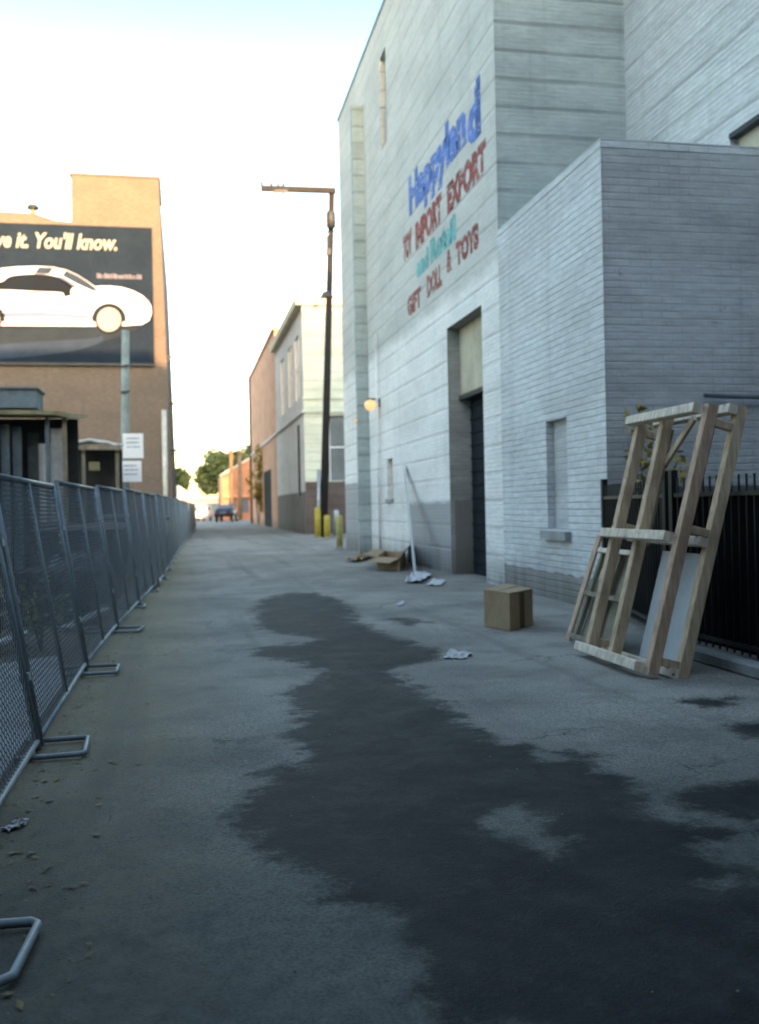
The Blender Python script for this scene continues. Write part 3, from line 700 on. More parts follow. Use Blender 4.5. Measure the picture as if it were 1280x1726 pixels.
# ------------------------------------------------------------------ bollards by the dark pole
def bollard(x, y, h, r, mat, label):
    t = thing('bollard', label, 'bollard', (x, y, 0), group='bollards by the dark utility pole')
    part(MB().lathe([(r, -.05), (r, h - .06), (r * .8, h - .015), (r * .35, h)], 12, (x, y, 0)), 'post', mat, t, True)
    part(MB().lathe([(r * 1.5, 0), (r * 1.5, .03), (r * 1.05, .05)], 12, (x, y, 0)), 'footing', 'concrete', t, True)
bollard(6.28, 47.4, 1.5, .15, 'yellow', 'tall yellow steel bollard in front of the dark pole')
bollard(6.62, 46.6, 1.12, .15, 'yellow', 'shorter bright yellow bollard just right of the dark pole')
bollard(7.5, 49.5, 1.35, .16, 'galv', 'bare grey bollard against the dark brown wall base')
bollard(5.42, 35.0, 1.2, .12, 'dull_yellow', 'dull yellow bollard at the far corner of the white warehouse')

# ------------------------------------------------------------------ leaning wood on the right
cx0, cx1 = 3.82, 4.43                                        # foot and head of the front frame
y0, y1, L = 7.62, 9.0, 2.36
lean = math.atan2(cx1 - cx0, 2.28)
cr_ = thing('crate_frame', 'tall open pine crate frame leaning on the black railing', 'crate frame', (cx0, y0, 0))
ex = Vector((math.sin(lean), 0, math.cos(lean))); en = Vector((math.cos(lean), 0, -math.sin(lean)))
def CP(n, y, l): return Vector((cx0, 0, .028)) + en * n + ex * l + Vector((0, y, 0))
for k, (y, m) in enumerate(((y0 + .05, 'pine_red'), (y0 + .80, 'pine'), (y1 - .05, 'pine'))):
    part(MB().bar(CP(0, y, 0), CP(0, y + (0, .012, -.01)[k], L), .09, .10, up=en, bev=.006), 'stile', m, cr_)
    for l in (.045, 1.18, L - .045):                         # nail heads
        for q in (-.02, .02): part(MB().lathe([(.006, 0), (.005, .003)], 6, CP(-.056, y + q, l)), 'nail', 'dark_steel', cr_)
BN, BL = .27, .06                                            # the rear frame, set back and a little higher
part(MB().bar(CP(BN, y0 + .04, -.03), CP(BN, y0 + .05, L + BL), .09, .10, up=en, bev=.006), 'stile', 'pine', cr_)
part(MB().bar(CP(BN, y0 + .52, 1.15), CP(BN, y0 + .50, L + BL - .1), .07, .08, up=en, bev=.006), 'stile', 'old_wood', cr_)
part(MB().bar(CP(BN, y1 - .12, 1.15), CP(BN, y1 - .1, L + BL - .1), .07, .08, up=en, bev=.006), 'stile', 'old_wood', cr_)
for l in (.045, 1.18, L - .045):
    part(MB().bar(CP(-.093, y0 + .1, l), CP(-.093, y1 + .03, l), .085, .09, up=en, bev=.006), 'rail', 'pine_end', cr_)
for l in (.06, 1.2, L + BL - .05):
    part(MB().bar(CP(BN - .092, y0 - .0, l), CP(BN - .092, y1 + .0, l), .08, .085, up=en, bev=.006), 'rail', 'pine_end', cr_)
for y in (y0 + .05, y1 - .05):
    for l in (.13, 1.28, L - .14):
        part(MB().bar(CP(.052, y, l), CP(BN - .14 if l < 0 else BN - .052, y, l), .07, .07, up=ex, bev=.005), 'spacer', 'pine', cr_)
part(MB().bar(CP(.066, y0 + .82, 1.85), CP(.066, y0 + .42, L - .06), .07, .03, up=en), 'brace', 'pine', cr_)
# grey sheet leaning behind the crate
mb = MB(); n0 = .345
mb.prism([CP(n0, y0 + .2, .0), CP(n0, y0 + 1.0, .0), CP(n0, y0 + 1.0, 1.12), CP(n0, y0 + .2, 1.12)], en * .012)
tag(mb.build('grey_board', 'sheet_grey'), 'smooth pale grey board standing behind the crate frame', 'board')
# small old frame and a plank to its left
sf = thing('window_frame', 'low grey wooden frame with cross rails beside the tall crate frame', 'wooden frame', (4.08, 9.1, 0))
l2 = math.atan2(.36, .94); e2 = Vector((math.sin(l2), 0, math.cos(l2))); n2_ = Vector((math.cos(l2), 0, -math.sin(l2)))
def SP(y, l, n=0): return Vector((4.09, y, .03)) + e2 * l + n2_ * n
for y in (9.08, 9.5, 9.95): part(MB().bar(SP(y, 0), SP(y, 1.02), .05, .05, up=n2_, bev=.004), 'stile', 'old_wood', sf)
for l in (.02, .5, .99): part(MB().bar(SP(9.05, l, -.05), SP(9.98, l, -.05), .05, .045, up=n2_, bev=.004), 'rail', 'pine_end' if l > .9 else 'old_wood', sf)
part(MB().prism([SP(9.1, .04, .04), SP(9.94, .04, .04), SP(9.94, .98, .04), SP(9.1, .98, .04)], n2_ * .01), 'backing', 'old_wood', sf)
mb = MB().bar((4.06, 10.09, .0), (4.44, 10.05, 1.13), .10, .03, up=(1, 0, -.3), bev=.004)
tag(mb.build('plank', 'pine_red'), 'single brown plank leaning left of the low grey frame', 'plank')

# ------------------------------------------------------------------ black railing and what stands behind it
def railing(p, q, label):
    p, q = Vector(p), Vector(q); d = (q - p); ln = d.length; d.normalize()
    t = thing('iron_railing', label, 'railing', p, group='black iron railings round the yard')
    for z in (.2, p.z * 0 + 1.55):
        part(MB().bar(p + Vector((0, 0, z)), q + Vector((0, 0, z)), .04, .04), 'rail', 'black_iron', t)
    mb = MB(); n = int(ln / .12)
    for i in range(1, n):
        c = p + d * ln * i / n; mb.tube([c + Vector((0, 0, .12)), c + Vector((0, 0, 1.72))], .011, 5)
    part(mb, 'pickets', 'black_iron', t)
    nn = Vector((d.y, -d.x, 0)) * .025
    part(MB().prism([p + nn + Vector((0, 0, .14)), q + nn + Vector((0, 0, .14)), q + nn + Vector((0, 0, 1.53)), p + nn + Vector((0, 0, 1.53))], nn * .2), 'darkening_sheet', 'recess_black', t)  # black sheet added behind the pickets to darken the recess
    for c in (p + d * .03, q - d * .03): part(MB().bar(c, c + Vector((0, 0, 1.8)), .07, .07), 'post', 'black_iron', t)
railing((4.80, 9.2, 0), (5.50, 12.3, 0), 'black iron railing running back to the annex corner')
railing((4.80, 3.6, 0), (4.80, 9.1, 0), 'black iron railing behind the pine crate frame, nearer the camera')
def dumpster(x, y, rz, label, sx, sy, sz, mat):
    t = thing('dumpster', label, 'dumpster', (x, y, 0), rz, 'dumpsters in the yard and lot')
    mb = MB(); a, b = sx / 2, sy / 2
    lo = [(-a + .1, -b, .14), (a - .1, -b, .14), (a - .1, b, .14), (-a + .1, b, .14)]; hi = [(-a, -b, sz), (a, -b, sz), (a, b, sz + .12), (-a, b, sz + .12)]
    A = [mb.b.verts.new(v) for v in lo]; B = [mb.b.verts.new(v) for v in hi]
    for i in range(4): mb.b.faces.new((A[i], A[(i + 1) % 4], B[(i + 1) % 4], B[i]))
    mb.b.faces.new(A); mb.b.faces.new(B)
    for i in range(5):
        yy = -b + sy * i / 4
        mb.bar((-a - .02 + .09, yy * .98, .2), (-a - .025, yy * .98, sz - .05), .05, .06).bar((a + .02 - .09, yy * .98, .2), (a + .025, yy * .98, sz - .05), .05, .06)
    part(mb, 'body', mat, t, world=False)
    part(MB().prism([(-a - .03, -b - .03, sz + .01), (a + .03, -b - .03, sz + .01), (a + .03, b + .03, sz + .13), (-a - .03, b + .03, sz + .13)], (0, 0, .05)), 'lid', 'black_plastic', t, world=False)
    for px in (-a + .15, a - .15):
        for py in (-b + .15, b - .15): part(MB().tube([(px - .03, py, .07), (px + .03, py, .07)], .07, 10), 'wheel', 'rubber', t, world=False)
dumpster(5.75, 7.3, 0, 'black dumpster behind the railing, the one nearest the camera', 1.5, 1.9, 1.35, 'black_plastic')
dumpster(6.35, 9.6, 0, 'black dumpster behind the railing, second from the camera', 1.5, 1.9, 1.4, 'black_plastic')
dumpster(6.9, 11.5, 0, 'black dumpster against the worn annex front', 2.0, 1.2, 1.5, 'black_plastic')
dumpster(5.75, 5.1, 0, 'black dumpster behind the railing at the photo edge', 1.5, 1.9, 1.3, 'black_plastic')

def leaves(n, rx, ry, rz, size, seed, lumps=9, hollow=.55):
    """leaf clumps spread through an uneven crown"""
    rr = random.Random(seed); mb = MB(); cs = []
    for i in range(lumps):
        a = rr.uniform(0, 6.28); h = rr.uniform(-.75, .85); k = math.sqrt(max(0, 1 - h * h)) * rr.uniform(.35, .85)
        cs.append((Vector((math.cos(a) * k * rx, math.sin(a) * k * ry, h * rz * .75)), rr.uniform(.28, .5)))
    for i in range(n):
        c, k = rr.choice(cs)
        d = Vector((rr.gauss(0, 1), rr.gauss(0, 1), rr.gauss(0, 1))).normalized() * rr.uniform(hollow, 1.05) * k
        p = c + Vector((d.x * rx, d.y * ry, d.z * rz))
        u = Vector((rr.gauss(0, 1), rr.gauss(0, 1), rr.gauss(0, .6))).normalized(); v = u.cross(Vector((rr.gauss(0, 1), rr.gauss(0, 1), rr.gauss(0, 1)))).normalized()
        s = size * rr.uniform(.6, 1.4)
        mb.quad(p - u * s, p - v * s * .45, p + u * s, p + v * s * .45)
    return mb
def plant(name, x, y, z, r, h, n, size, seed, mat, label, cat, stem=None, group=None):
    t = thing(name, label, cat, (x, y, z), group=group)
    o = part(leaves(n, r, r, h / 2, size, seed), 'foliage', mat, t, world=False, norm=False); o.location = (0, 0, h * .62)
    mb = MB(); rr = random.Random(seed)
    for k in range(5): mb.tube([(0, 0, 0), (rr.uniform(-.5, .5) * r * .5, rr.uniform(-.5, .5) * r * .5, h * .35), (rr.uniform(-.8, .8) * r, rr.uniform(-.8, .8) * r, h * rr.uniform(.6, .9))], max(.012, r * .03), 5, .006)
    part(mb, 'stem', 'bark', t, world=False)
    return t
plant('shrub', 5.95, 11.9, 0, .5, 2.5, 500, .06, 5, 'leaf_yellow', 'yellowing shrub rising behind the railing at the annex corner', 'shrub')
plant('shrub', 7.3, 10.6, 0, .6, 2.2, 500, .07, 6, 'leaf', 'dark green shrub behind the railing near the photo edge', 'shrub')
plant('weed_plant', -1.9, 8.4, 0, .35, 1.5, 130, .07, 8, 'leaf_pale', 'pale yellow green weed behind the near fence panel', 'weed')
plant('weed_plant', -1.55, 11.0, 0, .3, .8, 110, .06, 9, 'leaf_pale', 'low yellow weed behind the double fence posts', 'weed')

# ------------------------------------------------------------------ cardboard and litter
def carton(pts, h, label, mat, flaps=False):
    t = thing('cardboard_box', label, 'cardboard box', pts[0])
    if not flaps:
        part(MB().prism([(*p[:2], .002) for p in pts], (0, 0, h)), 'body', mat, t)
        c = sum((Vector(p) for p in pts), Vector()) / 4
        big = [c + (Vector(p) - c) * 1.015 for p in pts]
        P = [Vector((p.x, p.y, h + .002)) for p in big]
        m1, m2 = (P[0] + P[1]) / 2, (P[3] + P[2]) / 2; gp = (P[1] - P[0]).normalized() * .006
        part(MB().prism([P[0], m1 - gp, m2 - gp + Vector((0, 0, .012)), P[3]], (0, 0, .006)), 'flap', 'card', t)
        part(MB().prism([m1 + gp, P[1], P[2], m2 + gp], (0, 0, .007)), 'flap', 'card', t)
        a, b = Vector((*pts[1][:2], 0)), Vector((*pts[2][:2], 0)); n_ = (b - a).cross(Vector((0, 0, 1))).normalized() * .003
        part(MB().prism([a + (b - a) * .42 + n_ + Vector((0, 0, h * .02)), a + (b - a) * .62 + n_ + Vector((0, 0, h * .02)), a + (b - a) * .62 + n_ + Vector((0, 0, h * .98)), a + (b - a) * .42 + n_ + Vector((0, 0, h * .98))], n_ * .5), 'tape', 'card_dark', t)
    else:
        mb = MB()
        for a, b in zip(pts, pts[1:] + pts[:1]):
            mb.quad((a[0], a[1], .002), (b[0], b[1], .002), (b[0], b[1], h), (a[0], a[1], h))
        mb.quad(*[(p[0], p[1], .006) for p in pts]); part(mb, 'body', mat, t)
        for i, ang in ((0, -.35), (1, .9), (3, .2)):
            a, b = Vector((*pts[i][:2], h)), Vector((*pts[(i + 1) % 4][:2], h)); d = (b - a).normalized(); o = Vector((d.y, -d.x, 0))
            f = (o * math.cos(ang) + Vector((0, 0, math.sin(ang)))) * .3
            part(MB().prism([a, b, b + f, a + f], (0, 0, .006)), 'flap', 'card', t)
carton([G(817, 1055), G(860, 1064), G(899, 1054), G(856, 1041)], .44, 'closed brown cardboard box on the asphalt near the annex window', 'card')
carton([G(636, 960), G(674, 963), G(684, 950), G(650, 947)], .30, 'open cardboard box with raised flaps by the slit window', 'card', True)
def sheet(name, pts, z, mat, label, cat, seed, amp=.04):
    rr = random.Random(seed); n = 9; mb = MB(); a, b, c, d = [Vector(p) for p in pts]; V = []
    for i in range(n):
        for j in range(n):
            u, v = i / (n - 1), j / (n - 1)
            p = (a * (1 - u) + b * u) * (1 - v) + (d * (1 - u) + c * u) * v
            V.append(mb.b.verts.new((p.x + rr.uniform(-.02, .02), p.y + rr.uniform(-.02, .02), z + abs(rr.gauss(0, amp)))))
    for i in range(n - 1):
        for j in range(n - 1): mb.b.faces.new((V[i * n + j], V[(i + 1) * n + j], V[(i + 1) * n + j + 1], V[i * n + j + 1]))
    o = mb.build(name, mat, smooth=False); md = o.modifiers.new('thickness', 'SOLIDIFY'); md.thickness = .006
    tag(o, label, cat)
sheet('cardboard_sheet', [G(583, 946), G(600, 949), G(634, 940), G(622, 936)], .05, 'card', 'flattened cardboard scrap left of the open box', 'cardboard', 1, .06)
sheet('crumpled_paper', [G(682, 984), G(712, 984), G(728, 972), G(700, 968)], .04, 'paper', 'crumpled white paper at the foot of the leaning plank', 'paper', 2, .025)
sheet('flat_paper', [G(720, 988), G(744, 988), G(752, 980), G(728, 979)], .01, 'paper', 'flat white paper by the loading doorway', 'paper', 3, .015)
sheet('torn_paper', [G(750, 1110), G(784, 1112), G(796, 1104), G(758, 1096)], .006, 'bag', 'torn white paper beside the dark wet stain', 'paper', 4, .012)
sheet('plastic_bag', [G(236, 994), G(258, 998), G(272, 986), G(250, 976)], .05, 'bag', 'dirty white plastic bag at the foot of the fence', 'bag', 5, .09)
sheet('paper_scrap', [G(668, 1021), G(676, 1022), G(682, 1016), G(676, 1015)], .006, 'paper', 'tiny white paper scrap on the asphalt beyond the stain', 'paper', 6, .01)
sheet('paper_scrap', [G(3, 1402), G(22, 1404), G(46, 1388), G(30, 1386)], .006, 'bag', 'flattened grey scrap beside the bottom rail of the near fence', 'paper', 7, .01)
mb = MB().bar((4.80, 20.5, .02), (5.55, 24.7, 2.5), .17, .03, up=(1, 0, 0), bev=.004)
tag(mb.build('leaning_plank', 'sheet_grey'), 'long pale plank leaning on the white warehouse wall', 'plank')
rr = random.Random(11); mb = MB()
for i in range(420):                                         # grit and small stones nobody could count
    x, y = rr.uniform(-.9, 4.6), rr.uniform(2.6, 14) ; s = rr.uniform(.002, .0055)
    if rr.random() < .45: x = rr.uniform(-.95, .1)
    mb.lathe([(s, 0), (s * .8, s * .7), (s * .3, s)], 5, (x, y, .0))
o = mb.build('gravel', 'old_wood'); o['kind'] = 'stuff'; o['label'] = 'loose grit scattered over the asphalt'; o['category'] = 'grit'

rr = random.Random(23); mb = MB()
for i in range(420):                                         # dry leaves and scraps swept against the fence
    x, y = -.98 + abs(rr.gauss(0, .28)), 2.4 + rr.random() ** 1.6 * 12
    a_ = rr.uniform(0, 6.28); l_ = rr.uniform(.008, .03); w_ = l_ * rr.uniform(.3, .7)
    d, e = Vector((math.cos(a_), math.sin(a_), rr.uniform(-.2, .3))) * l_, Vector((-math.sin(a_), math.cos(a_), rr.uniform(-.2, .3))) * w_
    c = Vector((x, y, .010)); mb.quad(c - d, c - e, c + d, c + e)
o = part(mb, 'litter', 'dry_leaf', None, norm=False); o['kind'] = 'stuff'; o['label'] = 'dry leaves and scraps swept against the fence'; o['category'] = 'litter'

# ------------------------------------------------------------------ temporary fence on the left
PW, PH = 3.0, 1.83
fp = thing('mesh_fence', 'x', 'mesh fence', (0, 0, 0), group='chain link fence panels along the alley')
for y in (.025, PW - .025): part(MB().tube([(0, y, .04), (0, y, PH)], .021, 8), 'post', 'rail_blue', fp, True, False)
part(MB().tube([(0, PW / 2, .1), (0, PW / 2, PH)], .017, 8), 'middle_post', 'rail_blue', fp, True, False)
part(MB().tube([(0, .02, PH), (0, PW - .02, PH)], .021, 8), 'top_rail', 'rail_blue', fp, True, False)
part(MB().tube([(0, .02, .1), (0, PW - .02, .1)], .021, 8), 'bottom_rail', 'rail_blue', fp, True, False)
mb = MB(); z0_, z1_ = .1, PH; hgt = z1_ - z0_; stp = .07
k = -hgt
while k < PW:
    for sgn in (1, -1):
        a, b = max(0.02, k), min(PW - .02, k + hgt)
        if b - a > .05:
            za, zb = a - k, b - k
            if sgn < 0: za, zb = hgt - za, hgt - zb
            mb.tube([(.003 * sgn, a, z0_ + za), (.003 * sgn, b, z0_ + zb)], .0026, 3)
    k += stp
part(mb, 'chain_link', 'galv_wire', fp, False, False)
part(MB().box(-.03, .03, PW - .03, PW + .05, .5, .55), 'clamp', 'galv', fp, False, False)
part(MB().box(-.03, .03, PW - .03, PW + .05, 1.4, 1.45), 'clamp', 'galv', fp, False, False)
ft = thing('fence_stand', 'x', 'fence stand', (0, 0, 0), group='steel stands under the fence')
loop = [(-.38, -.2, .03), (.28, -.2, .03), (.31, -.17, .03), (.31, .22, .03), (.28, .25, .03), (-.38, .25, .03), (-.41, .22, .03), (-.41, -.17, .03)]
part(MB().tube(loop, .018, 6, closed=True), 'base_loop', 'rail_blue', ft, True, False)
for y in (-.03, .1): part(MB().tube([(0, y, .03), (-.012, y, .13)], .016, 6), 'spigot', 'galv', ft, True, False)
part(MB().tube([(0, -.2, .03), (0, .25, .03)], .018, 6), 'crossbar', 'galv', ft, True, False)
path = [(-.90, 3.35), (-.93, 9.45), (-.86, 12.5), (-.5, 21.6), (-.3, 35), (.3, 60), (.8, 84)]
def at_len(s):
    for a, b in zip(path, path[1:]):
        d = math.dist(a, b)
        if s <= d: return (a[0] + (b[0] - a[0]) * s / d, a[1] + (b[1] - a[1]) * s / d)
        s -= d
    return path[-1]
ORD = ['nearest', 'second', 'third', 'fourth', 'fifth', 'sixth', 'seventh', 'eighth', 'ninth', 'tenth', 'eleventh', 'twelfth', 'thirteenth', 'fourteenth', 'fifteenth', 'sixteenth',
       'seventeenth', 'eighteenth', 'nineteenth', 'twentieth', 'twenty-first', 'twenty-second', 'twenty-third', 'twenty-fourth', 'twenty-fifth', 'twenty-sixth']
leans = [9.5, 8.8, 8.0, 7.1, 6.2, 5.2, 4.3, 3.4, 2.6]
for i in range(26):
    p, q = at_len(i * 3.07), at_len(i * 3.07 + 3.0)
    o = fp if i == 0 else copy_tree(fp)
    o.location = (p[0], p[1], 0); o.rotation_euler = (0, -R(leans[i] if i < len(leans) else random.uniform(.5, 2.5)), -math.atan2(q[0] - p[0], q[1] - p[1]))
    o.scale.z = (.94, .965, .985, 1.0)[i] if i < 4 else 1.0 + .003 * i + random.uniform(-.012, .012)
    o['label'] = 'leaning chain link fence panel, %s from the camera' % ORD[i]
    s = ft if i == 0 else copy_tree(ft)
    s.location = (p[0] + (.03 if i == 0 else -.04 if i < 4 else -.24), p[1] + (.12 if i == 0 else random.uniform(-.06, .1)), 0); s.rotation_euler = (0, 0, random.uniform(-.16, .16))
    s['label'] = 'flat rectangular steel fence stand, %s from the camera' % ORD[i]

# ------------------------------------------------------------------ the lot behind the fence
def pallet_stack(x, y, n, rz, label):
    for i in range(n):
        t = thing('pallet', label + (', lowest of its stack', ', second of its stack', ', third of its stack', ', fourth of its stack', ', fifth of its stack', ', sixth of its stack', ', seventh of its stack')[i],
                  'pallet', (x + random.uniform(-.04, .04), y + random.uniform(-.04, .04), .145 * i), rz + random.uniform(-.05, .05), 'dark pallets stacked in the lot')
        mb = MB()
        for k in range(7): mb.box(-.5, .5, -.6 + k * .18, -.6 + k * .18 + .1, .12, .142)
        part(mb, 'deck', 'dark_wood', t, world=False)
        mb = MB()
        for xx in (-.48, -.05, .38): mb.box(xx, xx + .1, -.6, .6, .02, .118)
        for k in range(3): mb.box(-.5, .5, -.6 + k * .54, -.6 + k * .54 + .12, .0, .018)
        part(mb, 'bearer', 'dark_wood', t, world=False)
pallet_stack(-2.6, 11.6, 7, .1, 'dark pallet behind the fence')
pallet_stack(-1.75, 14.0, 5, .1, 'dark pallet past the weeds')
def tarp(x, y, sx, sy, h, seed, label):
    rr = random.Random(seed); mb = MB(); n = 22; V = []
    ph = [rr.uniform(0, 6) for _ in range(6)]
    for i in range(n):
        for j in range(n):
            u, v = i / (n - 1) * 2 - 1, j / (n - 1) * 2 - 1
            e = (1 - abs(u) ** 4) * (1 - abs(v) ** 4)
            z = h * e ** .6 * (.78 + .14 * math.sin(3 * u + ph[0]) * math.cos(4 * v + ph[1]) + .09 * math.sin(9 * u + ph[2] + 3 * v) + .07 * rr.uniform(-1, 1))
            V.append(mb.b.verts.new((x + u * sx / 2, y + v * sy / 2, max(0.0, z))))
    for i in range(n - 1):
        for j in range(n - 1): mb.b.faces.new((V[i * n + j], V[(i + 1) * n + j], V[(i + 1) * n + j + 1], V[i * n + j + 1]))
    tag(mb.build('tarpaulin_pile', 'tarp'), label, 'covered pile', 'tarpaulin covered piles in the lot')
tarp(-3.3, 9.6, 1.7, 2.2, 1.25, 1, 'dark tarpaulin covered pile beside the pallet stack')
tarp(-4.1, 14.6, 2.6, 3.6, 1.6, 2, 'tall dark tarpaulin covered pile in front of the shed')
tarp(-1.75, 17.2, 1.2, 2.2, .95, 3, 'low dark tarpaulin pile close behind the fence')
dumpster(-2.0, 19.9, 0, 'dark steel dumpster behind the fence in the lot', 1.6, 1.9, 1.1, 'dark_steel')
def bin_(x, y, s, label):
    t = thing('plastic_bin', label, 'bin', (x, y, 0), random.uniform(-.2, .2), 'pale bins behind the fence')
    part(MB().lathe([(.24 * s, .05), (.31 * s, .95 * s), (.33 * s, .97 * s)], 12), 'body', 'tin_pale', t, True, False)
    part(MB().lathe([(.34 * s, .975 * s), (.33 * s, 1.03 * s), (.1, 1.07 * s)], 12), 'lid', 'tin_blue', t, True, False)
bin_(-1.55, 22.4, 1.35, 'pale grey bin behind the fence, leftmost of three'); bin_(-1.1, 23.6, 1.35, 'pale grey bin behind the fence, middle of three'); bin_(-.85, 25.4, 1.3, 'pale grey bin behind the fence, rightmost of three')
rr = random.Random(17)
for k, (x, y, z, lab) in enumerate(((-2.3, 10.4, .02, 'lying on the bare earth before the pallet stack'), (-1.5, 12.6, .02, 'lying between the two pallet stacks'), (-2.0, 16.0, .02, 'lying past the second pallet stack'))):
    a_ = rr.uniform(.6, 1.3); d_ = Vector((math.cos(a_), math.sin(a_), .12)) * 1.1
    mb = MB().bar((x, y, z + .05), Vector((x, y, z + .05)) + d_, .14, .03)
    tag(mb.build('scrap_board', 'tin_pale'), 'pale scrap board ' + lab, 'board', 'scrap boards in the lot')
# sheds
sh = thing('lean_to_shed', 'dark lean-to shed with rusty tin roof and grey plastic curtains', 'shed', (-5, 24, 0))
part(MB().prism([(-9, 23.2, 3.78), (-2.9, 23.2, 3.72), (-2.55, 23.4, 3.66), (-2.55, 27, 3.98), (-9, 27, 4.05)], (0, 0, .1)), 'roof', 'tin', sh)
part(MB().box(-9, -2.75, 26.8, 26.9, 0, 3.95).box(-9, -8.9, 23.4, 26.8, 0, 3.75), 'wall', 'dark_wood', sh)
for x in (-8.2, -6.6, -4.6, -3.1, -2.72): part(MB().bar((x, 23.6, 0), (x, 23.6, 3.72), .09, .09), 'post', 'old_wood' if x > -3 else 'tin_blue', sh)
def curtain(x0, x1, y, z0, z1, mat, seed):
    rr = random.Random(seed); mb = MB(); n = int((x1 - x0) / .05); a = []
    for i in range(n + 1):
        x = x0 + (x1 - x0) * i / n; yy = y + .05 * math.sin(i * 1.1 + rr.uniform(-.3, .3))
        a.append((mb.b.verts.new((x, yy, z0)), mb.b.verts.new((x, y + (yy - y) * .4, z1))))
    for p, q in zip(a, a[1:]): mb.b.faces.new((p[0], q[0], q[1], p[1]))
    part(mb, 'curtain', mat, sh, True)
curtain(-3.32, -2.98, 23.75, .2, 3.1, 'curtain', 1); curtain(-3.05, -2.72, 23.72, .2, 3.45, 'curtain', 2)
curtain(-4.15, -3.95, 23.75, .2, 3.55, 'curtain_dark', 3); curtain(-3.9, -3.7, 23.8, .2, 3.5, 'curtain_dark', 4); curtain(-3.66, -3.4, 24.4, .2, 3.4, 'curtain_dark', 6); curtain(-6.6, -4.3, 24.1, .2, 3.5, 'curtain_dark', 5)
tb = thing('roof_box', 'blue grey box standing on the tin shed roof', 'box', (-4.2, 24.6, 3.95))
part(MB().box(-5.6, -3.42, 24.2, 25.4, 3.98, 4.42), 'body', 'tin_blue', tb); part(MB().box(-5.66, -3.37, 24.14, 25.46, 4.423, 4.47), 'lid', 'tin_blue', tb)
cn = thing('small_canopy', 'small sagging pale tin canopy on posts beside the white signs', 'canopy', (-2.6, 30, 0))
mb = MB(); V = []
for i in range(12):
    u = i / 11
    for j in range(5):
        v = j / 4; V.append(mb.b.verts.new((-3.7 + 1.85 * u, 29.4 + 1.8 * v, 3.42 + .18 * math.sin(u * 3) * (1 - .3 * v) + .12 * v + random.uniform(-.03, .03))))
for i in range(11):
    for j in range(4): mb.b.faces.new((V[i * 5 + j], V[(i + 1) * 5 + j], V[(i + 1) * 5 + j + 1], V[i * 5 + j + 1]))
o = part(mb, 'roof', 'tin_pale', cn, True); o.modifiers.new('thickness', 'SOLIDIFY').thickness = .08
part(MB().bar((-3.7, 29.36, 3.36), (-1.85, 29.36, 3.34), .05, .12), 'fascia', 'old_wood', cn)
for x in (-3.6, -2.9, -1.95): part(MB().bar((x, 29.6, 0), (x, 29.6, 3.4), .1, .1), 'post', 'old_wood', cn)
part(MB().box(-3.7, -1.9, 31.1, 31.18, 0, 3.4), 'back_wall', 'dark_wood', cn)
part(MB().box(-2.75, -2.45, 29.55, 29.62, 2.7, 2.95), 'hanging_plate', 'tin', cn)

# ------------------------------------------------------------------ far end of the alley
ob = thing('orange_house', 'low orange stucco building lit by the sun at the far end of the alley', 'building', (7, 135, 0))
mb = MB().prism([(4.65, 135, -.05), (13, 135, -.05), (13, 135, 8.9), (9.6, 135, 8.8), (5.2, 135, 6.5), (4.75, 135, 6.0)], (0, 12, 0))
part(mb, 'wall', 'orange_wall', ob)
part(MB().bar((4.6, 134.9, 6.05), (9.6, 134.9, 8.95), .3, .25), 'eaves', 'pale_roof', ob)
for x in (5.6, 7.3): part(MB().box(x, x + 1.1, 134.92, 134.99, 1.0, 2.9), 'window', 'glass', ob)
part(MB().box(5.0, 9.5, 134.3, 134.98, 3.1, 3.35), 'awning', 'salmon_brick', ob)
for x0, lab in ((6.05, 'left of the two sunlit poles above the orange building'), (7.15, 'right of the two sunlit poles above the orange building')):
    t = thing('timber_pole', 'thick timber pole, ' + lab, 'pole', (x0, 133, 0), group='timber poles by the orange building')
    part(MB().tube([(x0, 133, -.1), (x0 + .05, 133, 9.5)], .28, 8, .24), 'shaft', 'palm', t, True)
    part(MB().bar((x0 - .8, 132.6, 9.0), (x0 + .8, 132.6, 9.0), .15, .2), 'crossarm', 'palm', t)
def tree(x, y, h, rx, rz, n, seed, label, cz, size=.42):
    t = thing('tree', label, 'tree', (x, y, 0), group='trees at the far end of the alley')
    o = part(leaves(n, rx, rx, rz, size, seed, 26, .3), 'crown', 'leaf', t, world=False, norm=False); o.location = (0, 0, cz)
    mb = MB().tube([(0, 0, -.1), (.1, 0, h * .3), (0, 0, cz)], .42, 8, .22); rr = random.Random(seed)
    for k in range(6):
        a = k * 1.05 + rr.uniform(0, .6); mb.tube([(0, 0, h * rr.uniform(.3, .45)), (math.cos(a) * rx * .35, math.sin(a) * rx * .35, cz - rz * .3), (math.cos(a) * rx * .65, math.sin(a) * rx * .65, cz + rr.uniform(-.2, .4) * rz)], .16, 6, .05)
    part(mb, 'trunk', 'bark', t, True, False)
tree(6.6, 165, 10, 4.6, 4.3, 15000, 21, 'round dark tree behind the orange building', 7.4, .36)
tree(-2.0, 150, 8, 2.6, 3.2, 3500, 22, 'dark tree beside the edge of the tan brick building', 5.6)
tree(13.5, 175, 12, 5, 4, 2500, 23, 'tree rising behind the orange building roof', 9.5)
ho = thing('low_house', 'pale low house with a sheet roof left of the car', 'house', (0, 142, 0))
part(MB().box(-7, 1.2, 142, 150, -.05, 3.0), 'wall', 'far_wall', ho)
part(MB().prism([(-7.4, 141.5, 3.0), (1.7, 141.5, 3.0), (-1.0, 141.5, 5.0), (-5.5, 141.5, 5.2)], (0, 9, 0)), 'roof', 'pale_roof', ho)
part(MB().box(-.6, .6, 141.95, 141.99, 1.0, 2.2), 'window', 'glass', ho)
fb = thing('far_shed', 'long pale grey low shed closing the view behind the car', 'shed', (10, 200, 0))
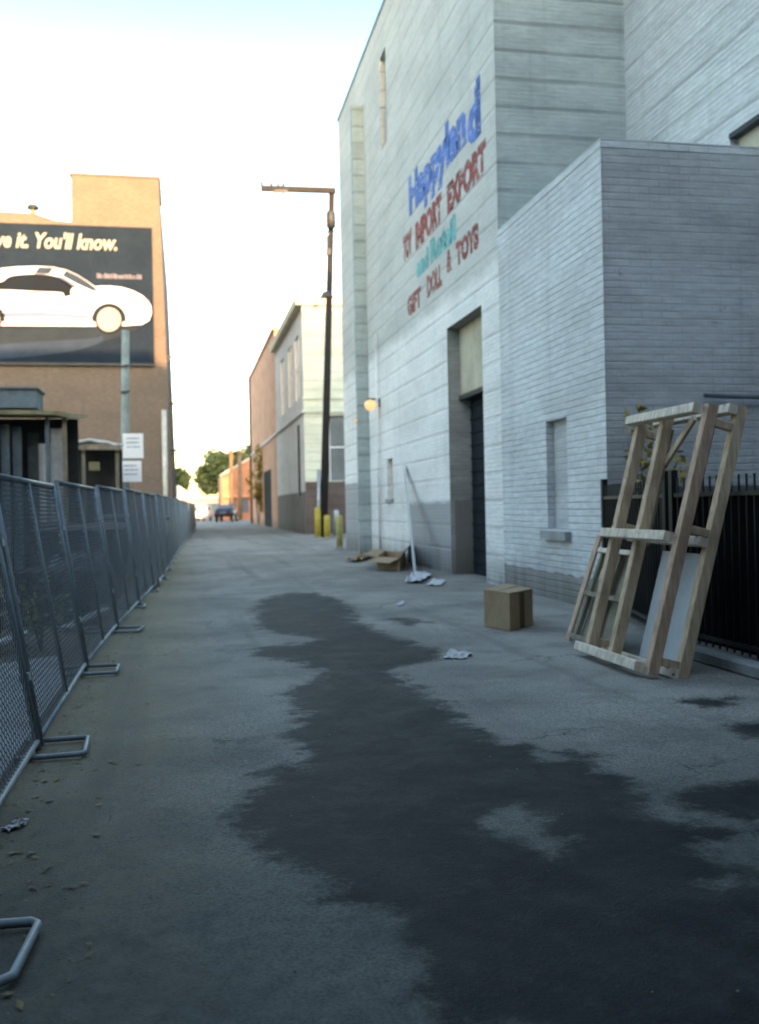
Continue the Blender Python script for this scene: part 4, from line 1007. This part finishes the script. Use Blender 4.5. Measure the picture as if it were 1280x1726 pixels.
part(MB().box(-20, 40, 200, 210, -.05, 3.6), 'wall', 'far_wall', fb); part(MB().box(-20.5, 40.5, 199.5, 210.5, 3.6, 3.9), 'roof', 'pale_roof', fb)
for x in (-2, 4, 10): part(MB().box(x, x + 2.6, 199.9, 199.98, 0, 2.7), 'door', 'tin_blue', fb)

def vehicle(name, x, y, rz, label, cat, paint, van=False):
    t = thing(name, label, cat, (x, y, 0), rz)
    if van: prof = [(-2.3, .4), (-2.3, 1.1), (-2.25, 2.0), (-2.1, 2.1), (1.2, 2.1), (1.75, 1.35), (2.25, 1.15), (2.35, .8), (2.3, .4)]
    else: prof = [(-2.1, .45), (-2.15, .8), (-2.0, .98), (-1.55, 1.05), (-1.0, 1.42), (.25, 1.45), (1.0, 1.0), (1.9, .88), (2.15, .68), (2.1, .4)]
    W = .95 if van else .85; mb = MB()
    def ring(y_, k): return [mb.b.verts.new((px, y_ * (1 if pz < 1.02 or van else k), pz)) for px, pz in prof]
    A, B = ring(-W, .78), ring(W, .78); n = len(prof)
    for i in range(n): mb.b.faces.new((A[i], A[(i + 1) % n], B[(i + 1) % n], B[i]))
    mb.b.faces.new(A); mb.b.faces.new(B[::-1])
    bmesh.ops.bevel(mb.b, geom=list(mb.b.edges), offset=.05, segments=2, affect='EDGES')
    part(mb, 'body', paint, t, True, False)
    for sgn in (-1, 1):
        yy = W if van else W * .9
        pts = [(.0, 1.35), (1.15, 1.35), (.9, 1.9), (.0, 1.9)] if van else [(-1.25, 1.08), (.75, 1.06), (.2, 1.37), (-.95, 1.36)]
        part(MB().prism([(px, sgn * (W + .004 if van else W * (1.0 - .22 * (pz - .98) / .42) + .01), pz) for px, pz in pts], (0, -sgn * .03, 0)), 'side_window', 'glass', t, False, False)
        for wx in (-1.35, 1.35):
            wl = part(MB().tube([(wx, sgn * (W - .18), .33), (wx, sgn * (W + .02), .33)], .33, 14), 'wheel', 'rubber', t, False, False)
            part(MB().tube([(wx, sgn * (W + .005), .33), (wx, sgn * (W + .03), .33)], .2, 10), 'rim', 'chrome', wl, False, False)
        part(MB().box(2.02 if not van else 2.2, 2.16 if not van else 2.36, sgn * .62 - .15, sgn * .62 + .15, .62, .78), 'headlight', 'sign_white', t, False, False)
        part(MB().box(-2.17 if not van else -2.33, -2.08 if not van else -2.25, sgn * .66 - .12, sgn * .66 + .12, .72, .9), 'taillight', 'red_lens', t, False, False)
    ws = [(1.25, 2.0), (1.72, 1.4)] if van else [(.30, 1.42), (.95, 1.05)]
    part(MB().prism([(ws[0][0] + .02, -.62, ws[0][1]), (ws[0][0] + .02, .62, ws[0][1]), (ws[1][0] + .03, .72, ws[1][1]), (ws[1][0] + .03, -.72, ws[1][1])], (.02, 0, .02)), 'windshield', 'glass', t, False, False)
    rw = [(-2.29, 1.9), (-2.31, 1.3)] if van else [(-1.06, 1.41), (-1.5, 1.09)]
    part(MB().prism([(rw[0][0] - .01, -.6, rw[0][1]), (rw[0][0] - .01, .6, rw[0][1]), (rw[1][0] - .02, .7, rw[1][1]), (rw[1][0] - .02, -.7, rw[1][1])], (-.02, 0, .02)), 'rear_window', 'glass', t, False, False)
    return t
pc = vehicle('parked_car', 4.75, 118, R(78), 'dark blue car parked at the far end of the alley', 'car', 'car_paint'); pc.scale = (1.2, 1.2, 1.42)
vehicle('parked_van', 1.9, 131, R(70), 'white van parked left of the dark blue car', 'van', 'car_white', True)
plant('shrub', 6.2, 86, 0, 1.0, 6.2, 900, .18, 31, 'leaf_yellow', 'tall yellow leafed shrub against the salmon building', 'shrub')

# ------------------------------------------------------------------ unseen blocks added behind and left of the camera, shaped to shade the alley
ok = thing('shade_block', 'unseen long brick block behind the camera, shaped to shade the alley', 'building', (0, -6, 0))
pr = [(-40, -.05), (8.6, -.05), (8.6, 19.2), (2.6, 19.2), (2.5, 16.4), (-.6, 16.0), (-1.3, 16.2), (-1.6, 16.75), (-40, 16.7)]
part(MB().prism([(x, -6, z) for x, z in pr], (0, -12, 0)), 'wall', 'tan_brick', ok)
part(MB().box(-40, 8.0, -6.1, -5.99, 3.2, 3.4), 'belt_course', 'concrete', ok)
ok = thing('shade_block', 'unseen lower brick block left of the camera, added to dim the alley', 'building', (-7, 0, 0))
part(MB().box(-18, -6.5, -5.9, 13, -.05, 9.0), 'wall', 'tan_brick', ok)
part(MB().box(-18.1, -6.4, -5.85, 13.1, 9.0, 9.2), 'coping', 'concrete', ok)
